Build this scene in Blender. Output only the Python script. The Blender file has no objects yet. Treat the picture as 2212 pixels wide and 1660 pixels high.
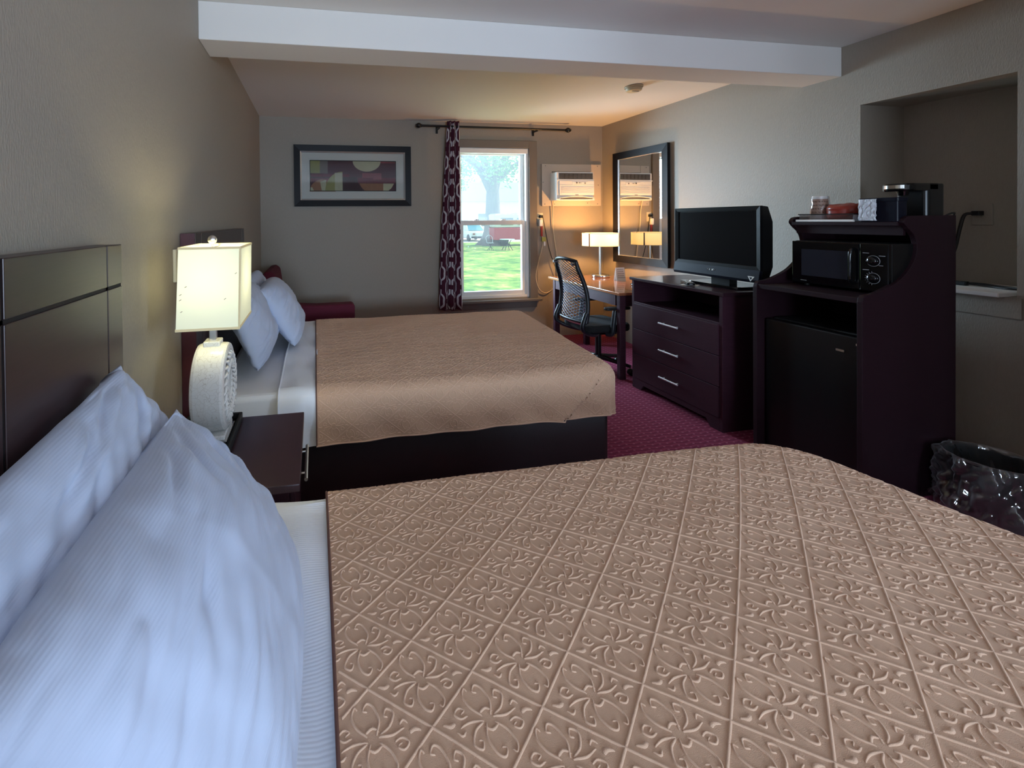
import bpy, math, random
from mathutils import Vector, Matrix, noise
random.seed(7)
PI = math.pi
SC = bpy.context.scene
COL = SC.collection

# ------------------------------------------------------------------ camera
cam_d = bpy.data.cameras.new('camera')
cam = bpy.data.objects.new('camera', cam_d)
COL.objects.link(cam)
YAW, PITCH, ROLL = 0.176519, -0.009617, -0.010387
fwd = Vector((math.sin(YAW) * math.cos(PITCH), math.cos(YAW) * math.cos(PITCH), math.sin(PITCH)))
rgt = Vector((math.cos(YAW), -math.sin(YAW), 0))
upv = rgt.cross(fwd)
r2 = rgt * math.cos(ROLL) + upv * math.sin(ROLL)
u2 = r2.cross(fwd)
mw = Matrix((r2, u2, -fwd)).transposed().to_4x4()
mw.translation = Vector((0.551, 0.0, 1.36))
cam.matrix_world = mw
cam_d.sensor_fit = 'HORIZONTAL'
cam_d.sensor_width = 36.0
cam_d.lens = 950.0 * 36.0 / 2212.0
cam_d.shift_x = (1106 - 850.2) / 2212.0
cam_d.shift_y = (485.56 - 830) / 2212.0
cam_d.clip_start = 0.02
cam_d.clip_end = 500
SC.camera = cam

# ------------------------------------------------------------------ world, sun, daylight, exposure
W = bpy.data.worlds.new('sky')
SC.world = W
W.use_nodes = True
wn = W.node_tree
wn.nodes.clear()
wo = wn.nodes.new('ShaderNodeOutputWorld')
wb = wn.nodes.new('ShaderNodeBackground')
wtc = wn.nodes.new('ShaderNodeTexCoord')
wsp = wn.nodes.new('ShaderNodeSeparateXYZ')
wr = wn.nodes.new('ShaderNodeValToRGB')
wr.color_ramp.elements[0].position = 0.0
wr.color_ramp.elements[0].color = (0.70, 0.90, 1.0, 1)
wr.color_ramp.elements[1].position = 0.7
wr.color_ramp.elements[1].color = (0.42, 0.66, 1.0, 1)
wn.links.new(wtc.outputs['Generated'], wsp.inputs[0])
wn.links.new(wsp.outputs['Z'], wr.inputs[0])
wn.links.new(wr.outputs[0], wb.inputs[0])
wb.inputs[1].default_value = 1.7
wn.links.new(wb.outputs[0], wo.inputs[0])


def lamp(name, kind, loc, power, color, size=None, size_y=None, direction=None):
    d = bpy.data.lights.new(name, kind)
    d.energy = power
    d.color = color
    o = bpy.data.objects.new(name, d)
    COL.objects.link(o)
    o.location = loc
    if kind == 'AREA':
        d.shape = 'RECTANGLE'
        d.size = size
        d.size_y = size_y
    elif size is not None and kind == 'POINT':
        d.shadow_soft_size = size
    if direction is not None:
        o.rotation_euler = Vector(direction).to_track_quat('-Z', 'Z').to_euler()
    return o


sun = lamp('sun', 'SUN', (20, 0, 30), 4.6, (1.0, 0.93, 0.80), direction=(-1, 0.0, -1.1))
sun.data.angle = 0.01
# daylight entering by the windows of the wall behind the camera, plus added outdoor fill
day_a = lamp('daylight_window', 'AREA', (2.17, -3.17, 1.38), 14, (0.62, 0.80, 1.0), 0.70, 0.90, (0, 1, 0.0))
day_b = lamp('daylight_left_window', 'AREA', (0.72, -3.17, 1.18), 105, (0.60, 0.78, 1.0), 0.95, 0.85, (0.15, 1, 0.05))
day_d = lamp('daylight_side_window', 'AREA', (3.87, -0.95, 1.38), 50, (0.56, 0.76, 1.0), 1.25, 0.95, (-1, 0.0, 0.0))
fill_e = lamp('daylight_fill_outside', 'AREA', (1.1, 6.5, 1.9), 760, (0.60, 0.78, 1.0), 2.2, 2.2, (1.4, -1.9, -0.12))  # added area lamp outside the far window, brightens the television wall
day_c = lamp('daylight_far_window', 'AREA', (2.54, 4.86, 1.32), 16, (0.75, 0.90, 1.0), 0.78, 1.5, (0, -1, -0.2))
day_c.data.cycles.is_portal = True

SC.view_settings.view_transform = 'Standard'
SC.view_settings.look = 'None'
SC.view_settings.gamma = 1.0
SC.view_settings.use_curve_mapping = False
SC.view_settings.exposure = 0.0


# ------------------------------------------------------------------ helpers: materials
def S(r, g, b):
    def f(c):
        c /= 255.0
        return c / 12.92 if c <= 0.04045 else ((c + 0.055) / 1.055) ** 2.4
    return (f(r), f(g), f(b), 1.0)


def mat(name, color, rough=0.6, metal=0.0, var=0.0, vscale=8.0, bump=0.0, bscale=200.0, stretch=(1, 1, 1),
        coat=0.0, spec=0.5, emit=None, emit_s=0.0, sheen=0.0):
    m = bpy.data.materials.new(name)
    m.use_nodes = True
    nt = m.node_tree
    b = nt.nodes['Principled BSDF']
    b.inputs['Base Color'].default_value = color
    b.inputs['Roughness'].default_value = rough
    b.inputs['Metallic'].default_value = metal
    b.inputs['Specular IOR Level'].default_value = spec
    b.inputs['Coat Weight'].default_value = coat
    b.inputs['Sheen Weight'].default_value = sheen
    if emit is not None:
        b.inputs['Emission Color'].default_value = emit
        b.inputs['Emission Strength'].default_value = emit_s
    if var > 0 or bump > 0:
        tc = nt.nodes.new('ShaderNodeTexCoord')
        mp = nt.nodes.new('ShaderNodeMapping')
        mp.inputs['Scale'].default_value = stretch
        nt.links.new(tc.outputs['Object'], mp.inputs[0])
    if var > 0:
        n = nt.nodes.new('ShaderNodeTexNoise')
        n.inputs['Scale'].default_value = vscale
        n.inputs['Detail'].default_value = 4
        nt.links.new(mp.outputs[0], n.inputs['Vector'])
        mx = nt.nodes.new('ShaderNodeMix')
        mx.data_type = 'RGBA'
        mx.inputs[6].default_value = tuple(c * (1 - var) for c in color[:3]) + (1,)
        mx.inputs[7].default_value = tuple(min(1, c * (1 + var)) for c in color[:3]) + (1,)
        nt.links.new(n.outputs[0], mx.inputs[0])
        nt.links.new(mx.outputs[2], b.inputs['Base Color'])
    if bump > 0:
        n2 = nt.nodes.new('ShaderNodeTexNoise')
        n2.inputs['Scale'].default_value = bscale
        n2.inputs['Detail'].default_value = 3
        nt.links.new(mp.outputs[0], n2.inputs['Vector'])
        bp = nt.nodes.new('ShaderNodeBump')
        bp.inputs['Strength'].default_value = bump
        bp.inputs['Distance'].default_value = 0.002
        nt.links.new(n2.outputs[0], bp.inputs['Height'])
        nt.links.new(bp.outputs[0], b.inputs['Normal'])
    return m


M = {}
M['wall'] = mat('wall_vinyl', S(152, 142, 129), 0.55, var=0.07, vscale=110, bump=0.6, bscale=240, stretch=(1, 1, 0.3))
M['ceil'] = mat('ceiling_paint', S(228, 224, 219), 0.8, bump=0.1, bscale=300)
M['trim'] = mat('trim_paint', S(114, 106, 98), 0.45)
M['white_vinyl'] = mat('white_vinyl', S(236, 236, 234), 0.35)
M['wood'] = mat('espresso_laminate', S(60, 33, 44), 0.45, var=0.35, vscale=14, stretch=(1, 1, 14), bump=0.05, spec=0.3)
M['woodh'] = mat('espresso_laminate_top', S(52, 30, 38), 0.3, var=0.3, vscale=14, stretch=(14, 1, 1), bump=0.04)
M['wood_cab'] = mat('espresso_cabinet', S(36, 18, 25), 0.5, spec=0.25, var=0.3, vscale=12, stretch=(1, 1, 12))
M['wood_desk'] = mat('desk_laminate_lamplit', S(160, 100, 66), 0.18, var=0.2, vscale=12, stretch=(1, 12, 1), spec=0.8, coat=0.8)  # lighter orange on the top only, imitating the desk lamp's warm light
M['hb'] = mat('headboard_laminate', S(52, 34, 34), 0.33, var=0.3, vscale=14, stretch=(1, 1, 12), spec=0.6)
M['hb_red'] = mat('headboard_edge', S(66, 22, 32), 0.5)
M['groove'] = mat('groove_dark', S(16, 8, 10), 0.7)
M['black'] = mat('black_plastic', S(14, 14, 15), 0.35)
M['black_gloss'] = mat('black_gloss', S(8, 8, 10), 0.08, spec=0.6)
M['black_matte'] = mat('black_matte', S(18, 18, 19), 0.6)
M['tv_bezel'] = mat('tv_bezel_black', S(9, 9, 11), 0.3, spec=0.35)
M['screen'] = mat('tv_screen', S(10, 11, 14), 0.16, spec=0.4)
M['navy_plastic'] = mat('dark_blue_plastic', S(12, 14, 28), 0.4, spec=0.25)
M['chrome'] = mat('chrome', (0.85, 0.85, 0.85, 1), 0.12, metal=1.0)
M['steel'] = mat('brushed_nickel', (0.72, 0.70, 0.66, 1), 0.3, metal=1.0)
M['ceramic'] = mat('crackle_ceramic', S(232, 230, 226), 0.25, coat=0.6)
M['paper'] = mat('white_paper', S(240, 238, 232), 0.6)
M['grey_ink'] = mat('grey_ink', S(120, 118, 116), 0.7)
M['burgundy'] = mat('burgundy_upholstery', S(92, 16, 40), 0.85, var=0.1, vscale=40, bump=0.3, bscale=400)
M['skirt'] = mat('dark_brown_leatherette', S(36, 28, 28), 0.42, var=0.1, vscale=30, bump=0.25, bscale=160)
M['spread'] = mat('tan_bedspread', S(205, 165, 135), 0.85, var=0.06, vscale=9, bump=0.5, bscale=900, sheen=0.15)
M['spread_cord'] = mat('tan_bedspread_cord', S(216, 177, 148), 0.85, bump=0.4, bscale=900, sheen=0.15)
M['spread_hem'] = mat('bedspread_hem', S(104, 70, 60), 0.9)
M['plate'] = mat('ivory_plastic', S(214, 204, 176), 0.4)
M['cord_white'] = mat('ivory_cord', S(205, 190, 165), 0.5)
M['cord_black'] = mat('black_cord', S(24, 20, 18), 0.5)
M['red_card'] = mat('red_label', S(150, 40, 36), 0.6)
M['curtain'] = mat('burgundy_curtain', S(78, 22, 46), 0.85, bump=0.2, bscale=500)
M['curtain_white'] = mat('white_curtain_print', S(214, 208, 212), 0.85)
M['seat'] = mat('black_seat_fabric', S(20, 20, 22), 0.85, bump=0.3, bscale=500)
M['mesh_blue'] = mat('grey_blue_mesh', S(96, 104, 122), 0.4)
M['board_paint'] = mat('board_paint', S(190, 177, 163), 0.55)
M['handle'] = mat('satin_aluminium', (0.98, 0.98, 0.98, 1), 0.3, metal=0.5)
M['arm_plastic'] = mat('slate_plastic', S(26, 29, 35), 0.4)
M['navy_wood'] = mat('black_frame', S(15, 14, 18), 0.45, spec=0.2)
M['silver'] = mat('silver_fillet', S(200, 204, 208), 0.25, metal=0.8)
M['mat_board'] = mat('picture_mat', S(196, 190, 190), 0.8)
M['detector'] = mat('aged_white_plastic', S(205, 190, 160), 0.45)
M['brown_sleeve'] = mat('brown_printed_sleeve', S(176, 140, 120), 0.7)
M['ink_dark'] = mat('brown_ink', S(88, 50, 44), 0.7)
M['foil'] = mat('white_wrapped_plastic', S(215, 222, 230), 0.18, spec=0.8, bump=0.4, bscale=40)
M['red_foil'] = mat('red_packet', S(150, 46, 32), 0.3, spec=0.7)
M['yellow_tag'] = mat('yellow_green_tag', S(170, 165, 80), 0.6)
M['blue_grey'] = mat('blue_grey_plastic', S(120, 132, 165), 0.5)


def linen(name, color, per_m, depth):
    """white linen with fine woven ribs"""
    m = mat(name, color, 0.8, sheen=0.1)
    nt = m.node_tree
    b = nt.nodes['Principled BSDF']
    tc = nt.nodes.new('ShaderNodeTexCoord')
    wv = nt.nodes.new('ShaderNodeTexWave')
    wv.bands_direction = 'Y'
    wv.inputs['Scale'].default_value = per_m
    wv.inputs['Distortion'].default_value = 0.3
    nt.links.new(tc.outputs['Object'], wv.inputs['Vector'])
    bp = nt.nodes.new('ShaderNodeBump')
    bp.inputs['Strength'].default_value = depth
    bp.inputs['Distance'].default_value = 0.002
    nt.links.new(wv.outputs[1], bp.inputs['Height'])
    nt.links.new(bp.outputs[0], b.inputs['Normal'])
    return m


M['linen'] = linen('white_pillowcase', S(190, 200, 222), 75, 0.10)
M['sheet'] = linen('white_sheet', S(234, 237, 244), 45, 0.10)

# shade fabric that glows from the bulb inside
def shade_mat(name, col, trans, emit, es):
    m = bpy.data.materials.new(name)
    m.use_nodes = True
    nt = m.node_tree
    nt.nodes.clear()
    out = nt.nodes.new('ShaderNodeOutputMaterial')
    d = nt.nodes.new('ShaderNodeBsdfDiffuse')
    t = nt.nodes.new('ShaderNodeBsdfTranslucent')
    e = nt.nodes.new('ShaderNodeEmission')
    d.inputs[0].default_value = col
    t.inputs[0].default_value = col
    e.inputs[0].default_value = emit
    e.inputs[1].default_value = es
    mx = nt.nodes.new('ShaderNodeMixShader')
    mx.inputs[0].default_value = trans
    ad = nt.nodes.new('ShaderNodeAddShader')
    nt.links.new(d.outputs[0], mx.inputs[1])
    nt.links.new(t.outputs[0], mx.inputs[2])
    nt.links.new(mx.outputs[0], ad.inputs[0])
    nt.links.new(e.outputs[0], ad.inputs[1])
    nt.links.new(ad.outputs[0], out.inputs[0])
    return m


M['shade_cool'] = shade_mat('cream_lit_shade', S(224, 226, 206), 0.15, (0.95, 0.95, 0.72, 1), 0.12)
M['shade_warm'] = shade_mat('warm_lit_shade', S(250, 236, 190), 0.36, (1.0, 0.74, 0.30, 1), 0.22)


def glass_mat(name, tint, gloss, haze=0.0, haze_col=(1, 1, 1, 1)):
    m = bpy.data.materials.new(name)
    m.use_nodes = True
    nt = m.node_tree
    nt.nodes.clear()
    out = nt.nodes.new('ShaderNodeOutputMaterial')
    tr = nt.nodes.new('ShaderNodeBsdfTransparent')
    tr.inputs[0].default_value = tint
    gl = nt.nodes.new('ShaderNodeBsdfGlossy')
    gl.inputs[1].default_value = 0.03
    mx = nt.nodes.new('ShaderNodeMixShader')
    mx.inputs[0].default_value = gloss
    nt.links.new(tr.outputs[0], mx.inputs[1])
    nt.links.new(gl.outputs[0], mx.inputs[2])
    last = mx
    if haze > 0:
        tl = nt.nodes.new('ShaderNodeBsdfTranslucent')
        tl.inputs[0].default_value = haze_col
        m2 = nt.nodes.new('ShaderNodeMixShader')
        m2.inputs[0].default_value = haze
        nt.links.new(mx.outputs[0], m2.inputs[1])
        nt.links.new(tl.outputs[0], m2.inputs[2])
        last = m2
    nt.links.new(last.outputs[0], out.inputs[0])
    return m


M['glass'] = glass_mat('clear_glass', (0.95, 0.98, 0.97, 1), 0.02)
M['pane_clear'] = glass_mat('window_glass', (0.95, 0.98, 0.97, 1), 0.04, 0.015)
M['pane_hazy'] = glass_mat('glare_veil_glass', (0.95, 0.98, 0.97, 1), 0.04, 0.045, (0.9, 0.97, 1.0, 1))  # pale veil mixed into the upper pane to imitate glare
M['clear_plastic'] = glass_mat('clear_film', (0.86, 0.86, 0.88, 1), 0.12, 0.16)
M['bag'] = glass_mat('clear_bin_bag', (0.88, 0.88, 0.90, 1), 0.20, 0.34)
M['mirror'] = mat('mirror_silver', (0.86, 0.86, 0.84, 1), 0.01, metal=1.0)


def carpet_mat():
    m = mat('burgundy_carpet', S(100, 24, 50), 0.95, bump=0.5, bscale=500)
    nt = m.node_tree
    b = nt.nodes['Principled BSDF']
    tc = nt.nodes.new('ShaderNodeTexCoord')
    sep = nt.nodes.new('ShaderNodeSeparateXYZ')
    nt.links.new(tc.outputs['Object'], sep.inputs[0])

    def mth(op, a, bb):
        n = nt.nodes.new('ShaderNodeMath')
        n.operation = op
        for i, v in enumerate((a, bb)):
            if v is None:
                continue
            if isinstance(v, (int, float)):
                n.inputs[i].default_value = v
            else:
                nt.links.new(v, n.inputs[i])
        return n.outputs[0]
    gx = mth('MULTIPLY', sep.outputs['X'], 2 * PI / 0.10)
    gy = mth('MULTIPLY', sep.outputs['Y'], 2 * PI / 0.066)
    s = mth('MULTIPLY', mth('SINE', mth('ADD', gx, gy), None), mth('SINE', mth('SUBTRACT', gx, gy), None))
    spot = mth('GREATER_THAN', s, 0.80)
    wav = mth('MULTIPLY', mth('SINE', mth('ADD', mth('MULTIPLY', gy, 2.0), mth('SINE', gx, None)), None), 0.5)
    wv = mth('ADD', wav, 0.5)
    mx = nt.nodes.new('ShaderNodeMix')
    mx.data_type = 'RGBA'
    mx.inputs[6].default_value = S(122, 34, 66)
    mx.inputs[7].default_value = S(150, 54, 88)
    nt.links.new(wv, mx.inputs[0])
    m2 = nt.nodes.new('ShaderNodeMix')
    m2.data_type = 'RGBA'
    nt.links.new(mx.outputs[2], m2.inputs[6])
    m2.inputs[7].default_value = S(180, 104, 128)
    nt.links.new(spot, m2.inputs[0])
    nt.links.new(m2.outputs[2], b.inputs['Base Color'])
    return m


M['carpet'] = carpet_mat()


def crackle():
    m = M['ceramic']
    nt = m.node_tree
    b = nt.nodes['Principled BSDF']
    tc = nt.nodes.new('ShaderNodeTexCoord')
    v = nt.nodes.new('ShaderNodeTexVoronoi')
    v.feature = 'DISTANCE_TO_EDGE'
    v.inputs['Scale'].default_value = 55
    n = nt.nodes.new('ShaderNodeTexNoise')
    n.inputs['Scale'].default_value = 20
    mp = nt.nodes.new('ShaderNodeMix')
    mp.data_type = 'RGBA'
    mp.inputs[0].default_value = 0.06
    nt.links.new(tc.outputs['Object'], mp.inputs[6])
    nt.links.new(tc.outputs['Object'], n.inputs['Vector'])
    nt.links.new(n.outputs[1], mp.inputs[7])
    nt.links.new(mp.outputs[2], v.inputs['Vector'])
    r = nt.nodes.new('ShaderNodeValToRGB')
    r.color_ramp.elements[0].position = 0.0
    r.color_ramp.elements[0].color = S(206, 200, 192)
    r.color_ramp.elements[1].position = 0.035
    r.color_ramp.elements[1].color = S(234, 232, 228)
    nt.links.new(v.outputs[0], r.inputs[0])
    nt.links.new(r.outputs[0], b.inputs['Base Color'])


crackle()


# ------------------------------------------------------------------ helpers: meshes
class MB:
    def __init__(s):
        s.v, s.f, s.sm, s.mi = [], [], [], []

    def add(s, vs, fs, smooth=False, mi=0):
        k = len(s.v)
        s.v += [Vector(p) for p in vs]
        for f in fs:
            s.f.append([i + k for i in f])
            s.sm.append(smooth)
            s.mi.append(mi)
        return s

    def box(s, x0, x1, y0, y1, z0, z1, mi=0):
        v = [(x0, y0, z0), (x1, y0, z0), (x1, y1, z0), (x0, y1, z0), (x0, y0, z1), (x1, y0, z1), (x1, y1, z1), (x0, y1, z1)]
        return s.add(v, [(0, 3, 2, 1), (4, 5, 6, 7), (0, 1, 5, 4), (1, 2, 6, 5), (2, 3, 7, 6), (3, 0, 4, 7)], mi=mi)

    def prism(s, pts, axis, a, b, smooth=False, mi=0):
        """polygon pts (2D, in the two other axes in xyz order) pushed from a to b along axis"""
        def mk(p, t):
            q = list(p)
            q.insert(axis, t)
            return q
        n = len(pts)
        s.add([mk(p, a) for p in pts], [list(range(n))], mi=mi)
        s.add([mk(p, b) for p in pts], [list(range(n))[::-1]], mi=mi)
        vs = [mk(p, a) for p in pts] + [mk(p, b) for p in pts]
        s.add(vs, [(i, i + n, (i + 1) % n + n, (i + 1) % n) for i in range(n)], smooth, mi)
        return s

    def tube(s, pts, r, n=10, caps=True, mi=0):
        pts = [Vector(p) for p in pts]
        m = len(pts)
        rs = r if isinstance(r, (list, tuple)) else [r] * m
        T = []
        for i in range(m):
            d = pts[min(i + 1, m - 1)] - pts[max(i - 1, 0)]
            T.append(d.normalized())
        ref = Vector((0, 0, 1)) if abs(T[0].z) < 0.9 else Vector((1, 0, 0))
        nrm = T[0].cross(ref).normalized()
        rings = []
        for i in range(m):
            nrm = (nrm - T[i] * nrm.dot(T[i])).normalized()
            bn = T[i].cross(nrm)
            rings.append([pts[i] + (nrm * math.cos(2 * PI * j / n) + bn * math.sin(2 * PI * j / n)) * rs[i] for j in range(n)])
        vs = [p for rg in rings for p in rg]
        fs = [(i * n + j, i * n + (j + 1) % n, (i + 1) * n + (j + 1) % n, (i + 1) * n + j) for i in range(m - 1) for j in range(n)]
        s.add(vs, fs, True, mi)
        if caps:
            s.add(rings[0], [list(range(n))[::-1]], mi=mi)
            s.add(rings[-1], [list(range(n))], mi=mi)
        return s

    def lathe(s, prof, c, axis=2, n=32, mi=0):
        """prof: list of (r, h); axis through c"""
        rings = []
        for r, h in prof:
            rg = []
            for j in range(n):
                a = 2 * PI * j / n
                q = [r * math.cos(a), r * math.sin(a)]
                q.insert(axis, h)
                rg.append(Vector(c) + Vector(q))
            rings.append(rg)
        vs = [p for rg in rings for p in rg]
        m = len(prof)
        fs = [(i * n + j, i * n + (j + 1) % n, (i + 1) * n + (j + 1) % n, (i + 1) * n + j) for i in range(m - 1) for j in range(n)]
        if axis == 1:
            fs = [f[::-1] for f in fs]
        return s.add(vs, fs, True, mi)

    def grid(s, fn, nu, nv, smooth=True, mi=0, flip=False):
        vs = [fn(i / nu, j / nv) for i in range(nu + 1) for j in range(nv + 1)]
        w = nv + 1
        fs = [(i * w + j, (i + 1) * w + j, (i + 1) * w + j + 1, i * w + j + 1) for i in range(nu) for j in range(nv)]
        if flip:
            fs = [f[::-1] for f in fs]
        return s.add(vs, fs, smooth, mi)

    def ball(s, c, r, n=16, m=10, sz=1.0, mi=0):
        c = Vector(c)
        return s.grid(lambda a, b: c + Vector((r * math.sin(PI * b) * math.cos(2 * PI * a), r * math.sin(PI * b) * math.sin(2 * PI * a), -r * sz * math.cos(PI * b))), n, m, mi=mi)

    def build(s, name, mats, parent=None, loc=None, bevel=0.0, rot=None, local=False, solid=0.0, segs=2):
        me = bpy.data.meshes.new(name)
        o = bpy.data.objects.new(name, me)
        org = Vector((0, 0, 0))
        if parent is not None and not local:
            org = wloc(parent)
        elif loc is not None and not local:
            org = Vector(loc)
        me.from_pydata([tuple(p - org) for p in s.v], [], s.f)
        me.polygons.foreach_set('use_smooth', s.sm)
        if not isinstance(mats, (list, tuple)):
            mats = [mats]
        for m in mats:
            me.materials.append(m)
        me.polygons.foreach_set('material_index', s.mi)
        me.update()
        COL.objects.link(o)
        if parent is not None:
            o.parent = parent
        elif loc is not None:
            o.location = loc
        if rot is not None:
            o.rotation_euler = rot
        if bevel > 0 or solid > 0:
            w = o.modifiers.new('weld', 'WELD')
            w.merge_threshold = 1e-5
        if solid > 0:
            q = o.modifiers.new('solid', 'SOLIDIFY')
            q.thickness = solid
            q.offset = -1
        if bevel > 0:
            q = o.modifiers.new('bevel', 'BEVEL')
            q.width = bevel
            q.segments = segs
            q.limit_method = 'ANGLE'
            q.angle_limit = math.radians(40)
        return o


def wloc(o):
    p = Vector(o.location)
    while o.parent is not None:
        o = o.parent
        p = p + Vector(o.location)
    return p


def tag(o, label, cat, group=None):
    o['label'] = label
    o['category'] = cat
    if group:
        o['group'] = group
    return o


def thing(name, label, cat, loc, rotz=0.0, group=None):
    o = bpy.data.objects.new(name, None)
    o.empty_display_size = 0.1
    COL.objects.link(o)
    o.location = loc
    o.rotation_euler = (0, 0, rotz)
    return tag(o, label, cat, group)


def struct(name, mb, m, loc=(0, 0, 0), **k):
    o = mb.build(name, m, loc=loc, **k)
    o['kind'] = 'structure'
    return o


def rrect(a0, a1, b0, b1, r, n=5):
    pts = []
    for cx, cy, st in ((a1 - r, b1 - r, 0), (a0 + r, b1 - r, PI / 2), (a0 + r, b0 + r, PI), (a1 - r, b0 + r, 1.5 * PI)):
        for i in range(n + 1):
            t = st + PI / 2 * i / n
            pts.append((cx + r * math.cos(t), cy + r * math.sin(t)))
    return pts


def catmull(pts, n=6):
    P = [Vector(p) for p in pts]
    P = [P[0] * 2 - P[1]] + P + [P[-1] * 2 - P[-2]]
    out = []
    for i in range(1, len(P) - 2):
        for k in range(n):
            t = k / n
            out.append(0.5 * ((2 * P[i]) + (P[i + 1] - P[i - 1]) * t + (2 * P[i - 1] - 5 * P[i] + 4 * P[i + 1] - P[i + 2]) * t * t + (3 * P[i] - P[i - 1] - 3 * P[i + 1] + P[i + 2]) * t ** 3))
    out.append(P[-2])
    return out


def ridge(mb, F, poly, w, h, mi=1, taper=True, base=-0.0005):
    """raised cord along a 2D polyline lying on surface F(a, b)"""
    n = len(poly)
    vs = []
    for i, p in enumerate(poly):
        d = poly[min(i + 1, n - 1)] - poly[max(i - 1, 0)]
        if d.length < 1e-9:
            d = Vector((1, 0))
        d.normalize()
        q = Vector((-d.y, d.x))
        t = i / (n - 1)
        ww = w * (0.55 + 0.45 * math.sin(PI * min(1, t * 1.0 + 0.15))) if taper else w
        e = 0.004
        o = F(p.x, p.y)
        nr = (F(p.x + e, p.y) - o).cross(F(p.x, p.y + e) - o)
        nr.normalize()
        hh = h if 0 < i < n - 1 or not taper else h * 0.3
        vs += [F(p.x + q.x * ww, p.y + q.y * ww) + nr * base, F(p.x + q.x * ww * 0.45, p.y + q.y * ww * 0.45) + nr * hh,
               F(p.x - q.x * ww * 0.45, p.y - q.y * ww * 0.45) + nr * hh, F(p.x - q.x * ww, p.y - q.y * ww) + nr * base]
    fs = []
    for i in range(n - 1):
        for k in range(3):
            fs.append((i * 4 + k, i * 4 + k + 1, i * 4 + 4 + k + 1, i * 4 + 4 + k))
    mb.add(vs, [f[::-1] for f in fs], True, mi)


# ------------------------------------------------------------------ room shell
RW, RD, RH, YN = 3.902, 4.691, 2.445, -3.2
struct('floor', MB().box(-0.1, RW + 0.5, YN - 0.1, RD + 0.1, -0.1, 0), M['carpet'])
struct('ceiling', MB().box(-0.1, RW + 0.5, YN - 0.1, RD + 0.1, RH, RH + 0.1), M['ceil'])
struct('wall_left', MB().box(-0.12, 0, YN - 0.1, RD + 0.1, 0, RH), M['wall'])
# back wall with the window opening
WX0, WX1, WZ0, WZ1 = 2.105, 2.962, 0.47, 2.165
mb = MB()
mb.box(0, WX0, RD, RD + 0.14, 0, RH).box(WX1, RW + 0.1, RD, RD + 0.14, 0, RH)
mb.box(WX0, WX1, RD, RD + 0.14, 0, WZ0).box(WX0, WX1, RD, RD + 0.14, WZ1, RH)
struct('wall_back', mb, M['wall'])
# right wall with its niche
AY0, AY1, AZ0, AZ1, AX = 1.568, 2.191, 0.95, 2.049, 4.25
mb = MB()
mb.box(RW, RW + 0.1, YN, -1.62, 0, RH).box(RW, RW + 0.1, -0.28, AY0, 0, RH).box(RW, RW + 0.1, -1.62, -0.28, 0, 0.88).box(RW, RW + 0.1, -1.62, -0.28, 1.88, RH).box(RW, RW + 0.1, AY1, RD, 0, RH)
mb.box(RW, RW + 0.1, AY0, AY1, 0, AZ0).box(RW, RW + 0.1, AY0, AY1, AZ1, RH)
mb.box(AX, AX + 0.05, AY0 - 0.05, AY1 + 0.05, AZ0 - 0.05, AZ1 + 0.05)
mb.box(RW + 0.1, AX, AY0 - 0.05, AY0, AZ0 - 0.05, AZ1 + 0.05).box(RW + 0.1, AX, AY1, AY1 + 0.05, AZ0 - 0.05, AZ1 + 0.05)
mb.box(RW + 0.1, AX, AY0, AY1, AZ0 - 0.05, AZ0).box(RW + 0.1, AX, AY0, AY1, AZ1, AZ1 + 0.05)
struct('wall_right', mb, M['wall'])
struct('trim_1', MB().box(RW - 0.06, AX, AY0 + 0.03, AY1, AZ0, AZ0 + 0.022), M['ceil'], bevel=0.004)
struct('trim_2', MB().box(RW - 0.012, RW, AY0 - 0.02, AY1 + 0.02, AZ0 - 0.10, AZ0), M['wall'])
# wall behind the camera with two windows
def holed(mb, a0, a1, holes, t0, t1, swap):
    def bx(p0, p1, z0, z1):
        mb.box(t0, t1, p0, p1, z0, z1) if swap else mb.box(p0, p1, t0, t1, z0, z1)
    c = a0
    for h0, h1, z0, z1 in holes:
        bx(c, h0, 0, RH)
        bx(h0, h1, 0, z0)
        bx(h0, h1, z1, RH)
        c = h1
    bx(c, a1, 0, RH)
    return mb
def plain_window(name, h0, h1, z0, z1, t0, t1, swap):
    mb = MB()
    def bx(p0, p1, q0, q1):
        mb.box(t0, t1, p0, p1, q0, q1) if swap else mb.box(p0, p1, t0, t1, q0, q1)
    bx(h0, h0 + 0.04, z0, z1); bx(h1 - 0.04, h1, z0, z1); bx(h0 + 0.04, h1 - 0.04, z0, z0 + 0.04); bx(h0 + 0.04, h1 - 0.04, z1 - 0.04, z1)
    struct(name, mb, M['white_vinyl'])
struct('wall_front', holed(MB(), 0, RW, [(0.22, 1.22, 0.72, 1.64), (1.79, 2.55, 0.90, 1.86)], YN - 0.1, YN, False), M['wall'])
plain_window('window_2', 0.22, 1.22, 0.72, 1.64, YN - 0.08, YN - 0.03, False)
plain_window('window_3', 1.79, 2.55, 0.90, 1.86, YN - 0.08, YN - 0.03, False)
plain_window('window_4', -1.62, -0.28, 0.88, 1.88, RW + 0.03, RW + 0.08, True)
# added partition out of view, keeping daylight off the niche and cabinet side
struct('wall_shade_blocker', MB().box(3.10, RW, 0.60, 0.70, 0, RH), M['wall'])
# ceiling beam
struct('trim_3', MB().box(0, RW, 2.289, 2.527, 2.257, RH), M['ceil'], bevel=0.004)

# ------------------------------------------------------------------ far window
win = bpy.data.objects.new('window_1', None)
COL.objects.link(win)
win.location = (2.53, RD, WZ0)
win['kind'] = 'structure'


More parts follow.
